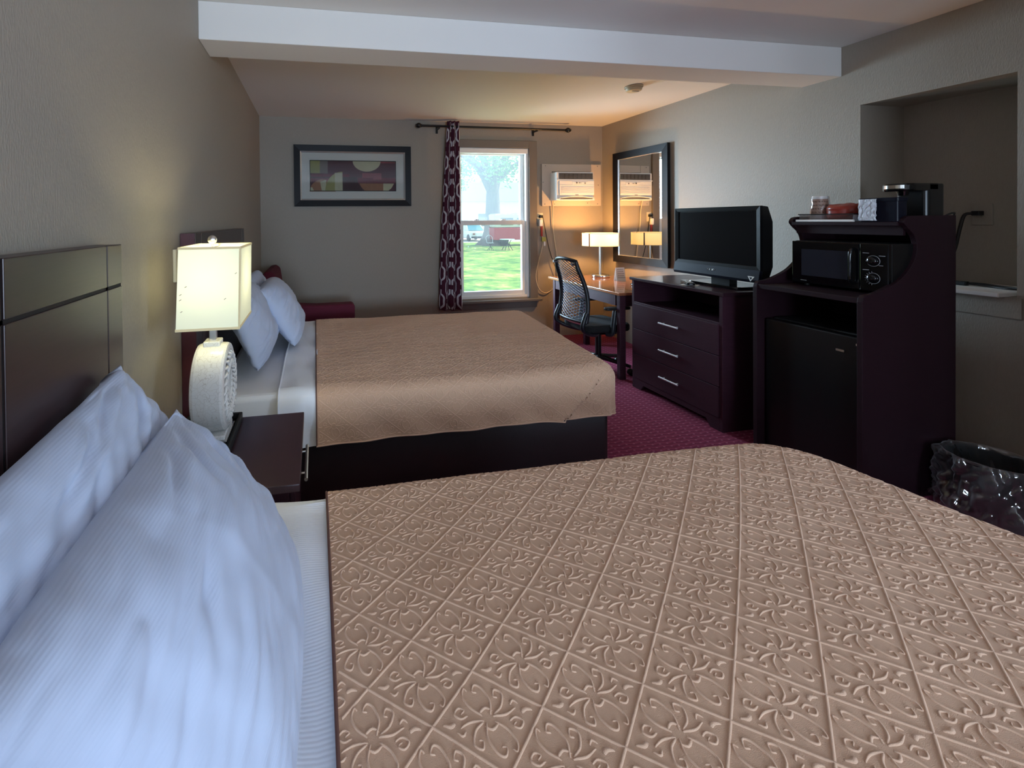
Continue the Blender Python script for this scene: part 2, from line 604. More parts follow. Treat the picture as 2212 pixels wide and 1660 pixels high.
def frame_rect(mb, x0, x1, z0, z1, w, y0, y1, wb=None):
    wb = wb or w
    mb.box(x0, x0 + w, y0, y1, z0, z1).box(x1 - w, x1, y0, y1, z0, z1)
    mb.box(x0 + w, x1 - w, y0, y1, z0, z0 + wb).box(x0 + w, x1 - w, y0, y1, z1 - w, z1)
    return mb


frame_rect(MB(), WX0, WX1, WZ0, WZ1, 0.03, RD + 0.0, RD + 0.12).build('window_frame', M['white_vinyl'], win, bevel=0.003)
up = frame_rect(MB(), WX0 + 0.03, WX1 - 0.03, 1.31, WZ1 - 0.03, 0.042, RD + 0.06, RD + 0.10).build('upper_sash', M['white_vinyl'], win, bevel=0.004)
lo = frame_rect(MB(), WX0 + 0.03, WX1 - 0.03, WZ0 + 0.03, 1.345, 0.048, RD + 0.015, RD + 0.055).build('lower_sash', M['white_vinyl'], win, bevel=0.004)
MB().box(WX0 + 0.07, WX1 - 0.07, RD + 0.078, RD + 0.082, 1.35, WZ1 - 0.07).build('pane', M['pane_hazy'], up)
MB().box(WX0 + 0.075, WX1 - 0.075, RD + 0.033, RD + 0.037, WZ0 + 0.075, 1.30).build('pane', M['pane_clear'], lo)
for lx in (2.34, 2.66):
    q = MB().box(lx - 0.03, lx + 0.03, RD + 0.02, RD + 0.05, 1.345, 1.353)
    q.lathe([(0.014, 0), (0.014, 0.012), (0.0, 0.014)], (lx, RD + 0.036, 1.352), n=12).box(lx - 0.004, lx + 0.034, RD + 0.03, RD + 0.042, 1.356, 1.364)
    q.build('sash_lock', M['white_vinyl'], lo)
# shade roll/head strip
MB().box(WX0 + 0.02, WX1 - 0.01, RD - 0.01, RD + 0.03, WZ1 - 0.06, WZ1 - 0.005).build('head_strip', M['white_vinyl'], win, bevel=0.004)
mb = MB()
mb.box(WX1, 3.06, RD - 0.022, RD, 0.45, 2.25).box(WX0 - 0.1, WX0, RD - 0.022, RD, 0.45, 2.25).box(WX0, WX1, RD - 0.022, RD, WZ1, 2.25)
mb.build('casing', M['trim'], win, bevel=0.006)
MB().box(1.98, 3.09, RD - 0.07, RD + 0.02, 0.425, 0.455).build('sill', M['trim'], win, bevel=0.006)
MB().box(2.02, 3.05, RD - 0.02, RD, 0.35, 0.425).build('apron', M['trim'], win, bevel=0.004)

# ------------------------------------------------------------------ beds
def make_spread_fn(x1, y0, y1, zt, R, drop, skew, seed, crown=0.01, fold=None, hemrise=0.0, Rc=0.06):
    """cloth surface: (s, t) flat cloth coordinates -> world; top rectangle ends at x1, y0, y1"""
    xi, ya, yb = x1 - R, y0 + R, y1 - R
    ym = (y0 + y1) / 2
    def F(s, t):
        dx = max(0.0, s - xi)
        dy = t - yb if t > yb else (t - ya if t < ya else 0.0)
        r = math.hypot(dx, dy)
        p = Vector((min(s, xi), min(max(t, ya), yb), zt))
        cx = s - (xi - Rc)
        cy = t - (yb - Rc) if t > ym else t - (ya + Rc)
        if cx > 0 and (cy > 0) == (t > ym) and cy != 0:
            rr = math.hypot(cx, cy)                      # softly rounded corner in plan
            if rr > Rc:
                r = rr - Rc
                dx, dy = cx / rr * r, cy / rr * r
                p = Vector((xi - Rc + cx / rr * Rc, (yb - Rc if t > ym else ya + Rc) + cy / rr * Rc, zt))
            else:
                r = dx = dy = 0.0
                p = Vector((s, t, zt))
        if r > 0:
            ux, uy = dx / r, dy / r
            arc = R * PI / 2
            if r < arc:
                o, dn = R * math.sin(r / R), R * (1 - math.cos(r / R))
            else:
                e = r - arc
                o, dn = R + 0.03 * e, R + e * (1 - hemrise * min(1, max(0, s / x1)))
                o += 0.006 * math.sin(s * 9 + seed) * min(1, e / 0.1) + 0.005 * math.sin((s + t) * 23 + seed * 2) * min(1, e / 0.15)
            if fold is not None and dy < 0:
                # pleat at the near foot corner
                d = -dy
                line = fold[0] + (fold[1] - fold[0]) * min(1, max(0, (d - 0.05) / 0.25))
                k = (line - s)
                if 0 < k < 0.35 and d > 0.06:
                    o += 0.030 * (1 - k / 0.35) ** 2 * min(1, (d - 0.06) / 0.1)
            p += Vector((ux * o, uy * o, -dn))
        w = 1.0 if r == 0 else max(0, 1 - r / 0.1)
        p.z += w * (0.010 * noise.noise(Vector((s * 2.2, t * 2.2, seed))) + 0.004 * noise.noise(Vector((s * 7, t * 7, seed + 3))))
        p.z += crown * (1 - ((p.y - ym) / (0.5 * (y1 - y0))) ** 2) * w
        p.x += skew * (p.y - ym) * min(1, max(0, (s - 0.6) / (x1 - 0.6)))
        return p
    return F, xi, ya, yb


MOTIF = []


def motif():
    st = []
    def c(pts, w=1.0, n=5):
        st.append(([Vector(p) for p in catmull([Vector((a, b)) for a, b in pts], n)], w))
    c([(0.06, 0.06), (0.14, 0.32), (0.06, 0.58), (-0.06, 0.66), (-0.14, 0.54), (-0.06, 0.50)])
    c([(-0.10, 0.06), (-0.28, 0.24), (-0.36, 0.46), (-0.30, 0.62), (-0.24, 0.56)])
    c([(0.12, 0.05), (0.32, 0.18), (0.42, 0.40), (0.30, 0.50), (0.24, 0.38), (0.31, 0.34)])
    c([(0.10, 0.03), (0.36, 0.02), (0.58, 0.10)])
    c([(0.66, 0.0), (0.76, 0.045), (0.88, 0.0)], 1.7, 3)
    c([(0.50, 0.17), (0.58, 0.24), (0.66, 0.16)], 0.9, 3)
    c([(0.38, -0.10), (0.52, -0.06), (0.62, -0.16), (0.52, -0.26), (0.42, -0.20), (0.50, -0.14)], 0.9, 4)
    c([(-0.14, 0.12), (0.0, 0.20), (0.12, 0.12)], 1.1, 3)
    full = []
    for p, w in st:
        full.append((p, w))
        full.append(([Vector((-q.x, -q.y)) for q in p], w))
    return full


MOTIF = motif()


def bedspread(name, label, x0, x1, y0, y1, zt, R, drop, skew, seed, loc, h, fold=None, hemrise=0.0, Rc=0.06, tmin=None):
    F, xi, ya, yb = make_spread_fn(x1, y0, y1, zt, R, drop, skew, seed, fold=fold, hemrise=hemrise, Rc=Rc)
    mb = MB()
    L = drop + R * (PI / 2 - 1)
    nx, ny, nd = 70, 56, 14
    mb.grid(lambda a, b: F(x0 + (xi - x0) * a, ya + (yb - ya) * b), nx, ny)
    mb.grid(lambda a, b: F(x0 + (xi - x0) * a, ya - L * (1 - b)), nx * 2, nd)
    mb.grid(lambda a, b: F(x0 + (xi - x0) * a, yb + L * b), nx, nd)
    mb.grid(lambda a, b: F(xi + L * a, ya + (yb - ya) * b), nd, ny)
    for sy, yc in ((-1, ya), (1, yb)):
        def corner(a, b, sy=sy, yc=yc):
            m = max(a, b)
            if m == 0:
                return F(xi, yc)
            ang = (b / a) * PI / 4 if a >= b else PI / 2 - (a / b) * PI / 4
            return F(xi + m * L * math.cos(ang), yc + sy * m * L * math.sin(ang))
        mb.grid(corner, nd, nd, flip=(sy < 0))
    # woven lattice of cords with a scroll motif in each diamond
    ax, ay = 0.089, 0.071
    def ok(p):
        s, t = p.x, p.y
        if s < x0 + 0.004:
            return False
        dx = max(0, s - xi)
        dy = t - yb if t > yb else (ya - t if t < ya else 0)
        if tmin is not None and t < tmin:
            return False
        return math.hypot(dx, dy) < L - 0.004
    def emit(poly, w, hh, taper):
        run = []
        for p in poly + [None]:
            if p is not None and ok(p):
                run.append(p)
            else:
                if len(run) > 2:
                    ridge(mb, F, run, w, hh, 1, taper)
                run = []
    xmax, tlo, thi = x1 + L, y0 - L, y1 + L
    i0 = int((x0 - 0.3) / ax) - 2
    ox, oy = 0.982, 0.7025
    n1 = int(4.2 / ax)
    for i in range(-n1, n1):
        for sg in (1, -1):
            # line through (ox + 2*ax*i, oy) along (ax, sg*ay)
            poly = []
            for k in range(-160, 161):
                u = k * 0.25
                p = Vector((ox + 2 * ax * i + ax * u, oy + sg * ay * u))
                if x0 - 0.05 < p.x < xmax and tlo < p.y < thi:
                    poly.append(p)
            if len(poly) > 2:
                emit(poly, 0.0026, h * 1.1, False)
    for i in range(-n1, n1):
        for j in range(-60, 60):
            if (i + j) % 2 == 0:
                continue
            c = Vector((ox + ax * i, oy + ay * j))
            if not (x0 - 0.05 < c.x < xmax and tlo < c.y < thi):
                continue
            if tmin is not None and c.y < tmin - 0.05:
                continue
            for poly, w in MOTIF:
                emit([Vector((c.x + p.x * ax * 0.92, c.y + p.y * ay * 1.05)) for p in poly], 0.0023 * w, h * 1.1, True)
    # hem at the head end and along the sides
    pts = [F(x0 + 0.002, ya - L * (1 - k / 12)) for k in range(13)] + [F(x0 + 0.002, ya + (yb - ya) * k / 30) for k in range(1, 31)] + [F(x0 + 0.002, yb + L * k / 12) for k in range(1, 13)]
    mb.tube(pts, 0.0035, 6, mi=2)
    hem = [F(x0 + (xi - x0) * k / 80, ya - L) for k in range(81)] + [F(xi + L * math.cos(a), ya + L * math.sin(a)) for a in [-PI / 2 + PI / 2 * k / 10 for k in range(1, 11)]]
    mb.tube(hem, 0.004, 6, mi=1)
    o = mb.build(name, [M['spread'], M['spread_cord'], M['spread_hem']], loc=loc)
    return tag(o, label, 'bedspread'), F


def bed_base(label, x0, x1, y0, y1, zs0, zs1, zm1, loc, skew):
    b = thing('bed', label, 'bed', loc)
    ym = (y0 + y1) / 2
    def kx(x, y):
        return x + skew * (y - ym) * (x - x0) / (x1 - x0)
    def slab(ins, za, zb, r):
        pts = rrect(x0 + ins, x1 - ins, y0 + ins, y1 - ins, r, 6)
        return MB().prism([(kx(x, y), y) for x, y in pts], 2, za, zb, True)
    slab(0.0, zs0, zs1, 0.04).build('box_spring_cover', M['skirt'], b, bevel=0.008)
    slab(-0.012, zs1, zm1, 0.08).build('mattress', M['sheet'], b, bevel=0.03, segs=3)
    for fx in (x0 + 0.1, x1 - 0.20):
        for fy in (y0 + 0.1, y1 - 0.1):
            MB().lathe([(0.0, 0), (0.025, 0), (0.03, zs0 + 0.01), (0, zs0 + 0.01)], (fx, fy, 0), n=12).build('leg', M['black'], b)
    return b


def sheet_cover(name, label, xa, xb, x1, y0, y1, zt, R, drop, seed, loc, xc=None):
    """white top sheet folded over, lying between pillows and bedspread"""
    F, xi, ya, yb = make_spread_fn(x1, y0, y1, zt, R, drop, 0, seed)
    L = drop + R * (PI / 2 - 1)
    mb = MB()
    def G(s, t):
        p = F(s, t)
        d = 0.006 * noise.noise(Vector((s * 14, t * 3, seed + 9))) + 0.004 * math.sin(t * 11 + s * 30)
        return p + Vector((0, 0, d)) if ya < t < yb else p + Vector((0, d * (1 if t > yb else -1), 0))
    mb.grid(lambda a, b: G(xa + (xb - xa) * a, ya + (yb - ya) * b), 14, 60)
    mb.grid(lambda a, b: G(xa + (xb - xa) * a, ya - L * (1 - b)), 14, 24)
    mb.grid(lambda a, b: G(xa + (xb - xa) * a, yb + L * b), 14, 16)
    pts = [G(xa, ya - L * (1 - k / 12)) for k in range(13)] + [G(xa, ya + (yb - ya) * k / 30) for k in range(1, 31)] + [G(xa, yb + L * k / 12) for k in range(1, 13)]
    mb.tube(pts, 0.005, 6)
    o = mb.build(name, M['sheet'], loc=loc)
    return tag(o, label, 'sheet')


def pillow(label, c, ey, n, la, lb, tf, tb, seed, group=None, ear=0.02, wrk=1.0, roll=0.0, pw=0.5, kr=0.35, creases=(), res=(60, 44), tp=0.0):
    """ey: direction of the short side (upwards), n: outward normal; long side along world y"""
    ey = Vector(ey).normalized()
    n = Vector(n).normalized()
    ex = ey.cross(n).normalized()
    n = ex.cross(ey).normalized()
    mb = MB()
    def P(a, b, side):
        u, v = 2 * a - 1, 2 * b - 1
        # denser sampling near the seam
        u = math.sin(u * PI / 2) * 0.55 + u * 0.45
        v = math.sin(v * PI / 2) * 0.55 + v * 0.45
        ind = 0.09 * max(0.0, 1 - kr * 2.2)
        x = la * u * (1 - ind * (1 - v * v) * abs(u) ** 3) * math.sqrt(1 - kr * v * v * 0.5 * u * u)
        y = lb * v * (1 - ind * (1 - u * u) * abs(v) ** 3) * math.sqrt(1 - kr * u * u * 0.5 * v * v)
        e = max(0.0, (1 - abs(u) ** 2.6)) * max(0.0, (1 - abs(v) ** 2.6))
        t = e ** pw * (1 - tp * max(0.0, u + 0.15))
        w = (noise.noise(Vector((u * 1.6, v * 1.6, seed))) * 0.016
             + (abs(noise.noise(Vector((u * 1.6 + v * 2.0, v * 6.5 - u * 4.5, seed + 5)))) - 0.2) * 0.030 * wrk * (0.25 + 0.75 * u * u)
             + noise.noise(Vector((u * 9, v * 2.4, seed + 8))) * 0.005 * wrk * abs(u)) * (e ** 0.3) if e > 0 else 0
        z = side * (tf if side > 0 else tb) * t + w
        for (ua, va, ub, vb, am) in creases:
            dx, dy = ub - ua, vb - va
            L2 = dx * dx + dy * dy
            q = ((u - ua) * dx + (v - va) * dy) / L2
            if 0 < q < 1:
                dd = ((u - ua) * -dy + (v - va) * dx) / math.sqrt(L2) + 0.03 * math.sin(q * 5 + ua * 9)
                fall = math.sin(PI * q) ** 0.7
                w += am * fall * (-math.exp(-(dd / 0.028) ** 2) + 0.75 * math.exp(-((dd - 0.07) / 0.05) ** 2) + 0.5 * math.exp(-((dd + 0.08) / 0.06) ** 2))
        z = side * (tf if side > 0 else tb) * t + w
        if e == 0 or (abs(u) > 0.9 and abs(v) > 0.9):
            z += ear * 0.5 * (noise.noise(Vector((u * 3, v * 3, seed + 2))))
        return Vector((x, y, z))
    mb.grid(lambda a, b: P(a, b, 1), *res)
    mb.grid(lambda a, b: P(a, b, -1), *res, flip=True)
    o = mb.build('pillow', M['linen'], loc=c, local=True)
    w = o.modifiers.new('weld', 'WELD')
    w.merge_threshold = 1e-4
    R = Matrix((ex, ey, n)).transposed()
    if roll:
        R = R @ Matrix.Rotation(roll, 3, 'Z')
    o.rotation_euler = R.to_euler()
    return tag(o, label, 'pillow', group)


# near bed
bed_base('near double bed in the foreground with tan patterned spread', 0.08, 2.10, -0.10, 1.24, 0.03, 0.33, 0.572, (1.06, 0.55, 0), -0.10)
bedspread('bedspread', 'tan quilted bedspread with scroll diamonds on the foreground bed', 0.572, 2.285, -0.14, 1.326, 0.587, 0.085, 0.27, -0.14, 1.3, (1.35, 0.55, 0.587), 0.0015, tmin=-0.05, Rc=0.13)
sheet_cover('top_sheet', 'white sheet strip beside pillows on the foreground bed', 0.30, 0.585, 2.1, -0.13, 1.305, 0.579, 0.08, 0.26, 4.0, (0.45, 0.55, 0.578))
# far bed
bed_base('far double bed with dark brown base by the back wall', 0.08, 2.16, 2.10, 3.50, 0.03, 0.335, 0.560, (1.06, 2.8, 0), 0.10)
bedspread('bedspread', 'tan bedspread draped over the far bed, pleated at its foot corner', 0.545, 2.225, 2.05, 3.58, 0.578, 0.07, 0.255, 0.13, 2.1, (1.3, 2.8, 0.578), 0.0012, fold=(2.13, 1.85), hemrise=0.10, Rc=0.03)
sheet_cover('top_sheet', 'white top sheet hanging beside the far bed spread', 0.375, 0.556, 2.1, 2.058, 3.57, 0.572, 0.065, 0.255, 6.0, (0.47, 2.8, 0.572))

# pillows: near bed
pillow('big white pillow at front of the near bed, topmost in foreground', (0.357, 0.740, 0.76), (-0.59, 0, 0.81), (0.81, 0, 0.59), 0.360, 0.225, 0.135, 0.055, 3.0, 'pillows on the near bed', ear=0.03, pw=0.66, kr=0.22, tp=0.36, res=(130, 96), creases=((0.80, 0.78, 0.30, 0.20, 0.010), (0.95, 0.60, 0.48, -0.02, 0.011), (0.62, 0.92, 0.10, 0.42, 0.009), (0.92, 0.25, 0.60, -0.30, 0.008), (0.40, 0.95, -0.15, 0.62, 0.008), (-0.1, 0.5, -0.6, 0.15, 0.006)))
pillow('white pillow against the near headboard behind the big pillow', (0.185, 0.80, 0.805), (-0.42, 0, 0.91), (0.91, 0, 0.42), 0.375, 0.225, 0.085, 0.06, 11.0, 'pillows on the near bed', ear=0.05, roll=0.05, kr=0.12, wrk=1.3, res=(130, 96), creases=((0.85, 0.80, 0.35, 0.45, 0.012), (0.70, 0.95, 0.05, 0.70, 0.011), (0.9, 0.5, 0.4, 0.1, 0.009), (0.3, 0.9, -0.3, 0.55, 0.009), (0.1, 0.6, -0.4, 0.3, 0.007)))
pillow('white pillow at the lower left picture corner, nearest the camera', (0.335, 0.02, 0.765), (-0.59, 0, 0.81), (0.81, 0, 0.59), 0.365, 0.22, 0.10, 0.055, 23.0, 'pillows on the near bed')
# pillows: far bed
pillow('white pillow standing just behind the lit white lamp', (0.195, 2.57, 0.80), (-0.34, 0, 0.94), (0.94, 0, 0.34), 0.33, 0.215, 0.105, 0.055, 31.0, 'pillows on the far bed', res=(90, 66), creases=((-0.9, 0.1, -0.35, 0.5, 0.010), (-0.8, -0.4, -0.3, -0.1, 0.009), (-0.95, 0.5, -0.5, 0.85, 0.009), (0.2, -0.6, 0.7, -0.2, 0.008)))
pillow('white pillow leaning in front on the window side of far bed', (0.325, 2.98, 0.785), (-0.5, 0, 0.86), (0.86, 0, 0.5), 0.33, 0.215, 0.11, 0.06, 41.0, 'pillows on the far bed', res=(90, 66), creases=((-0.9, 0.1, -0.35, 0.5, 0.010), (-0.8, -0.4, -0.3, -0.1, 0.009), (-0.95, 0.5, -0.5, 0.85, 0.009), (0.2, -0.6, 0.7, -0.2, 0.008)))
pillow('white pillow hidden behind the window side pillow', (0.165, 3.22, 0.80), (-0.25, 0, 0.97), (0.97, 0, 0.25), 0.30, 0.215, 0.07, 0.055, 53.0, 'pillows on the far bed', res=(90, 66), creases=((-0.9, 0.1, -0.35, 0.5, 0.010), (-0.8, -0.4, -0.3, -0.1, 0.009), (-0.95, 0.5, -0.5, 0.85, 0.009), (0.2, -0.6, 0.7, -0.2, 0.008)))


# headboards
def headboard(label, y0, y1, z0, z1, stile, loc, gz, mid=()):
    h = thing('headboard', label, 'headboard', loc)
    MB().box(0.002, 0.055, y0, y1, z0, z1).build('panel', M['hb'], h, bevel=0.003)
    for a, b in ((y0, y0 + stile), (y1 - stile, y1)):
        MB().box(0.055, 0.060, a, b, z0, gz - 0.004).box(0.055, 0.060, a, b, gz + 0.004, z1).build('stile', M['hb'], h, bevel=0.0015)
    e = 0.004
    ya, yb = y0 + stile + e, y1 - stile - e
    gm = MB()
    for q in (y0 + stile, y1 - stile):
        gm.box(0.0553, 0.0572, q - e, q + e * 1.5, z0 + 0.01, z1 - 0.001)
    gm.box(0.0553, 0.0572, y0, y1, gz - e, gz + e)
    gm.build('groove', M['groove'], h)
    cuts = [ya] + [c for c in mid] + [yb]
    for a, b in zip(cuts[:-1], cuts[1:]):
        MB().box(0.055, 0.060, a + (e if a != ya else 0), b - (e if b != yb else 0), gz + e, z1).build('upper_panel', M['hb'], h, bevel=0.0015)
        MB().box(0.055, 0.060, a + (e if a != ya else 0), b - (e if b != yb else 0), z0, gz - e).build('lower_panel', M['hb'], h, bevel=0.0015)
    for c in mid:
        MB().box(0.0553, 0.0572, c - e, c + e, z0 + 0.01, z1 - 0.001).build('groove', M['groove'], h)
    return h


headboard('dark headboard behind the foreground pillows', -0.19, 1.236, 0.35, 1.306, 0.078, (0.03, 0.52, 0.35), 1.203, (0.25, 0.797))
hb = headboard('dark headboard of the far bed behind the lit lamp', 1.945, 3.22, 0.33, 1.315, 0.10, (0.03, 2.58, 0.33), 1.21)
MB().box(0.002, 0.058, 1.940, 1.945, 0.33, 1.3145).build('edge_band', M['hb_red'], hb)

# ------------------------------------------------------------------ nightstand with lamp
ns = thing('nightstand', 'dark nightstand between the two beds', 'nightstand', (0.27, 1.57, 0))
MB().box(0.02, 0.498, 1.32, 1.82, 0.56, 0.585).build('top', M['woodh'], ns, bevel=0.003)
MB().box(0.03, 0.465, 1.35, 1.79, 0.06, 0.56).build('body', M['wood'], ns, bevel=0.002)
MB().box(0.05, 0.44, 1.37, 1.77, 0.0, 0.06).build('plinth', M['groove'], ns)
for z0, z1 in ((0.33, 0.55), (0.08, 0.32)):
    dr = MB().box(0.465, 0.482, 1.36, 1.78, z0, z1).build('drawer', M['wood'], ns, bevel=0.002)
    zc = z1 - 0.035
    MB().tube([(0.512, 1.46, zc), (0.512, 1.68, zc)], 0.006, 12).tube([(0.48, 1.50, zc), (0.512, 1.50, zc)], 0.004, 8).tube([(0.48, 1.64, zc), (0.512, 1.64, zc)], 0.004, 8).build('handle', M['steel'], dr)

tray = MB().box(0.06, 0.262, 1.35, 1.80, 0.585, 0.592)
tray.box(0.252, 0.262, 1.35, 1.80, 0.592, 0.615).box(0.06, 0.07, 1.35, 1.80, 0.592, 0.615).box(0.07, 0.252, 1.35, 1.36, 0.592, 0.615).box(0.07, 0.252, 1.79, 1.80, 0.592, 0.615)
tag(tray.build('tray', M['black_matte'], loc=(0.16, 1.57, 0.585), bevel=0.003), 'black tray under the white table lamp on the nightstand', 'tray')

lz = 0.592
lampo = thing('table_lamp', 'white crackle ceramic table lamp with square lit shade', 'lamp', (0.195, 1.66, lz))
MB().box(0.125, 0.245, 1.575, 1.735, lz, lz + 0.018).build('base_plate', M['chrome'], lampo, bevel=0.003)
MB().box(0.133, 0.237, 1.583, 1.727, lz + 0.018, lz + 0.034).build('foot', M['ceramic'], lampo, bevel=0.004)
# drum standing on edge: axis along x, flattened below
LC = Vector((0.188, 1.655, lz + 0.184))
LR = 0.151
def drum(mb, x0, x1, r0, r1, n=48):
    def ring(x, r):
        out = []
        for k in range(n):
            a = 2 * PI * k / n
            y, z = r * 0.86 * math.sin(a), r * math.cos(a)
            out.append(Vector((x, LC.y + y, max(LC.z + z, lz + 0.034))))
        return out
    A, B = ring(x0, r0), ring(x1, r1)
    mb.add(A + B, [(k, (k + 1) % n, n + (k + 1) % n, n + k) for k in range(n)], True)
    return A, B
mb = MB()
prof = [(0.135, 0.0001), (0.135, LR - 0.012), (0.139, LR - 0.003), (0.148, LR), (0.19, LR + 0.002), (0.232, LR), (0.240, LR - 0.004), (0.243, LR - 0.014), (0.243, LR - 0.030), (0.236, LR - 0.036), (0.236, 0.0001)]
for (xa, ra), (xb, rb) in zip(prof[:-1], prof[1:]):
    drum(mb, xa, xb, ra, rb)
body = mb.build('body', M['ceramic'], lampo)
mb = MB()
for k in range(26):                                                    # carved wreath on the round face
    a = 2 * PI * k / 26
    for rr, ln, tw in ((0.108, 0.020, 0.7), (0.082, 0.018, -0.7)):
        c = Vector((0.240, LC.y + rr * 0.86 * math.sin(a), LC.z + rr * math.cos(a)))
        d = Vector((0, math.cos(a + tw) * 0.86, -math.sin(a + tw))) * ln
        mb.tube([c - d, c - d * 0.4 + Vector((0.006, 0, 0)), c + d * 0.5 + Vector((0.006, 0, 0)), c + d], [0.003, 0.006, 0.006, 0.003], 8)
for rr in (0.058, 0.128):
    mb.tube([(0.239, LC.y + rr * 0.86 * math.sin(2 * PI * k / 40), LC.z + rr * math.cos(2 * PI * k / 40)) for k in range(41)], 0.005, 8, caps=False)
mb.build('carved_wreath', M['ceramic'], body)
zt = LC.z + LR
MB().box(0.160, 0.216, 1.625, 1.685, zt - 0.008, zt + 0.014).build('cap', M['ceramic'], lampo, bevel=0.004)
MB().box(0.177, 0.200, 1.644, 1.667, zt + 0.01, 1.05).build('neck', M['steel'], lampo, bevel=0.002)
sh = MB()
sx0, sx1, sy0, sy1, sz0, sz1 = 0.112, 0.305, 1.515, 1.775, 1.008, 1.280
def shade_wall(mb, top, bot, zt, zb):
    A = [(top[0], top[2], zt), (top[1], top[2], zt), (top[1], top[3], zt), (top[0], top[3], zt)]
    B = [(bot[0], bot[2], zb), (bot[1], bot[2], zb), (bot[1], bot[3], zb), (bot[0], bot[3], zb)]
    mb.add(A + B, [(i, i + 4, (i + 1) % 4 + 4, (i + 1) % 4) for i in range(4)])
shade_wall(sh, (sx0 + 0.004, sx1 + 0.002, sy0, sy1), (sx0 - 0.006, sx1 - 0.004, sy0 - 0.006, sy1 + 0.006), sz1, sz0)
sho = sh.build('lamp_shade', M['shade_cool'], lampo)
M['shade_trim'] = shade_mat('cream_shade_trim', S(222, 208, 170), 0.3, (0.9, 0.8, 0.55, 1), 0.12)
tr = MB()
for z, g, qa, qb in ((sz1 - 0.004, 0.0, sx0 + 0.004, sx1 + 0.002), (sz0 + 0.004, 0.006, sx0 - 0.006, sx1 - 0.004)):
    frame = [(qa, qb, sy0 - g - 0.002, sy0 - g + 0.001), (qa, qb, sy1 + g - 0.001, sy1 + g + 0.002), (qa - 0.002, qa + 0.001, sy0 - g, sy1 + g), (qb - 0.001, qb + 0.002, sy0 - g, sy1 + g)]
    for f in frame:
        tr.box(*f, z - 0.004, z + 0.004)
tr.tube([(sx1 - 0.004, sy0 - 0.006, sz0), (sx1 + 0.002, sy0, sz1)], 0.003, 6)
tr.build('shade_trim', M['shade_trim'], sho)
M['scuff'] = mat('scuff_grey', S(150, 146, 128), 0.9)
#                                                                # small scuffs on the shade
for (a, b) in ((0.135, 1.15), (0.118, 1.108), (0.121, 1.07), (0.255, 1.107), (0.290, 1.19), (0.119, 1.125)):
    MB().tube([(a, sy0 - 0.0045, b), (a + 0.006, sy0 - 0.0045, b + 0.004)], 0.0012, 6).build('scuff', M['scuff'], sho)
MB().tube([(0.19, 1.655, 1.27), (0.19, 1.655, 1.283)], 0.004, 8).ball((0.19, 1.655, 1.298), 0.016).build('finial', M['steel'], lampo)
spider = MB().tube([(sx0, 1.655, 1.270), (sx1, 1.655, 1.270)], 0.002, 6).tube([(0.19, sy0, 1.270), (0.19, sy1, 1.270)], 0.002, 6)
spider.build('shade_fitter', M['steel'], lampo)
MB().ball((0.19, 1.655, 1.12), 0.026, sz=1.3).build('bulb', mat('lit_bulb', (1, 1, 0.9, 1), 0.4, emit=(1, 0.93, 0.68, 1), emit_s=3), lampo)
lb = lamp('table_lamp_light', 'POINT', (0.19, 1.655, 1.17), 4.8, (1.0, 0.92, 0.62), 0.03)

pl = thing('wall_plate', 'ivory switch plate on the wall behind the lit lamp', 'switch plate', (0.0, 1.90, 1.19))
MB().box(0.0, 0.012, 1.845, 1.955, 1.125, 1.255).build('plate', M['plate'], pl, bevel=0.003)
MB().box(0.012, 0.02, 1.885, 1.915, 1.16, 1.22).build('switch', M['plate'], pl, bevel=0.002)

# ------------------------------------------------------------------ picture on the back wall
PX0, PX1, PZ0, PZ1 = 0.341, 1.580, 1.515, 2.157
pic = thing('framed_picture', 'wide black framed abstract print on the back wall', 'picture', (0.96, RD, PZ0))
def ring_frame(mb, x0, x1, z0, z1, w, ya, yb, yin):
    """mitred frame, front outer edge at ya, inner edge at yin, back at yb"""
    O = [(x0, z0), (x1, z0), (x1, z1), (x0, z1)]
    I = [(x0 + w, z0 + w), (x1 - w, z0 + w), (x1 - w, z1 - w), (x0 + w, z1 - w)]
    for i in range(4):
        j = (i + 1) % 4
        a, b, c, d = O[i], O[j], I[j], I[i]
        vs = [(a[0], ya, a[1]), (b[0], ya, b[1]), (c[0], yin, c[1]), (d[0], yin, d[1]),
              (a[0], yb, a[1]), (b[0], yb, b[1]), (c[0], yb, c[1]), (d[0], yb, d[1])]
        mb.add(vs, [(0, 1, 2, 3), (4, 7, 6, 5), (0, 4, 5, 1), (3, 2, 6, 7), (0, 3, 7, 4), (1, 5, 6, 2)])
    return mb
ring_frame(MB(), PX0, PX1, PZ0, PZ1, 0.064, RD - 0.035, RD - 0.002, RD - 0.028).build('frame', M['navy_wood'], pic)
ring_frame(MB(), PX0 + 0.064, PX1 - 0.064, PZ0 + 0.064, PZ1 - 0.064, 0.016, RD - 0.029, RD - 0.004, RD - 0.020).build('fillet', M['silver'], pic)
MB().box(PX0 + 0.07, PX1 - 0.07, RD - 0.012, RD - 0.008, PZ0 + 0.07, PZ1 - 0.07).build('mat_board', M['mat_board'], pic)
fr = M['mat_board']
ring_frame(MB(), 0.478, 1.442, 1.652, 2.020, 0.022, RD - 0.016, RD - 0.010, RD - 0.0125).build('inner_mat', M['mat_board'], pic)
ring_frame(MB(), 0.502, 1.418, 1.674, 2.000, 0.007, RD - 0.0152, RD - 0.010, RD - 0.0152).build('print_border', M['navy_wood'], pic)
AX0, AX1, AZ0p, AZ1p = 0.507, 1.413, 1.679, 1.995
AW, AH = AX1 - AX0, AZ1p - AZ0p
cols = {'plum': S(84, 46, 64), 'wine': S(104, 34, 58), 'olive': S(150, 144, 96), 'cream': S(188, 180, 156), 'rust': S(150, 104, 84), 'dark': S(62, 34, 48), 'grey': S(120, 108, 108), 'rose': S(138, 70, 84)}
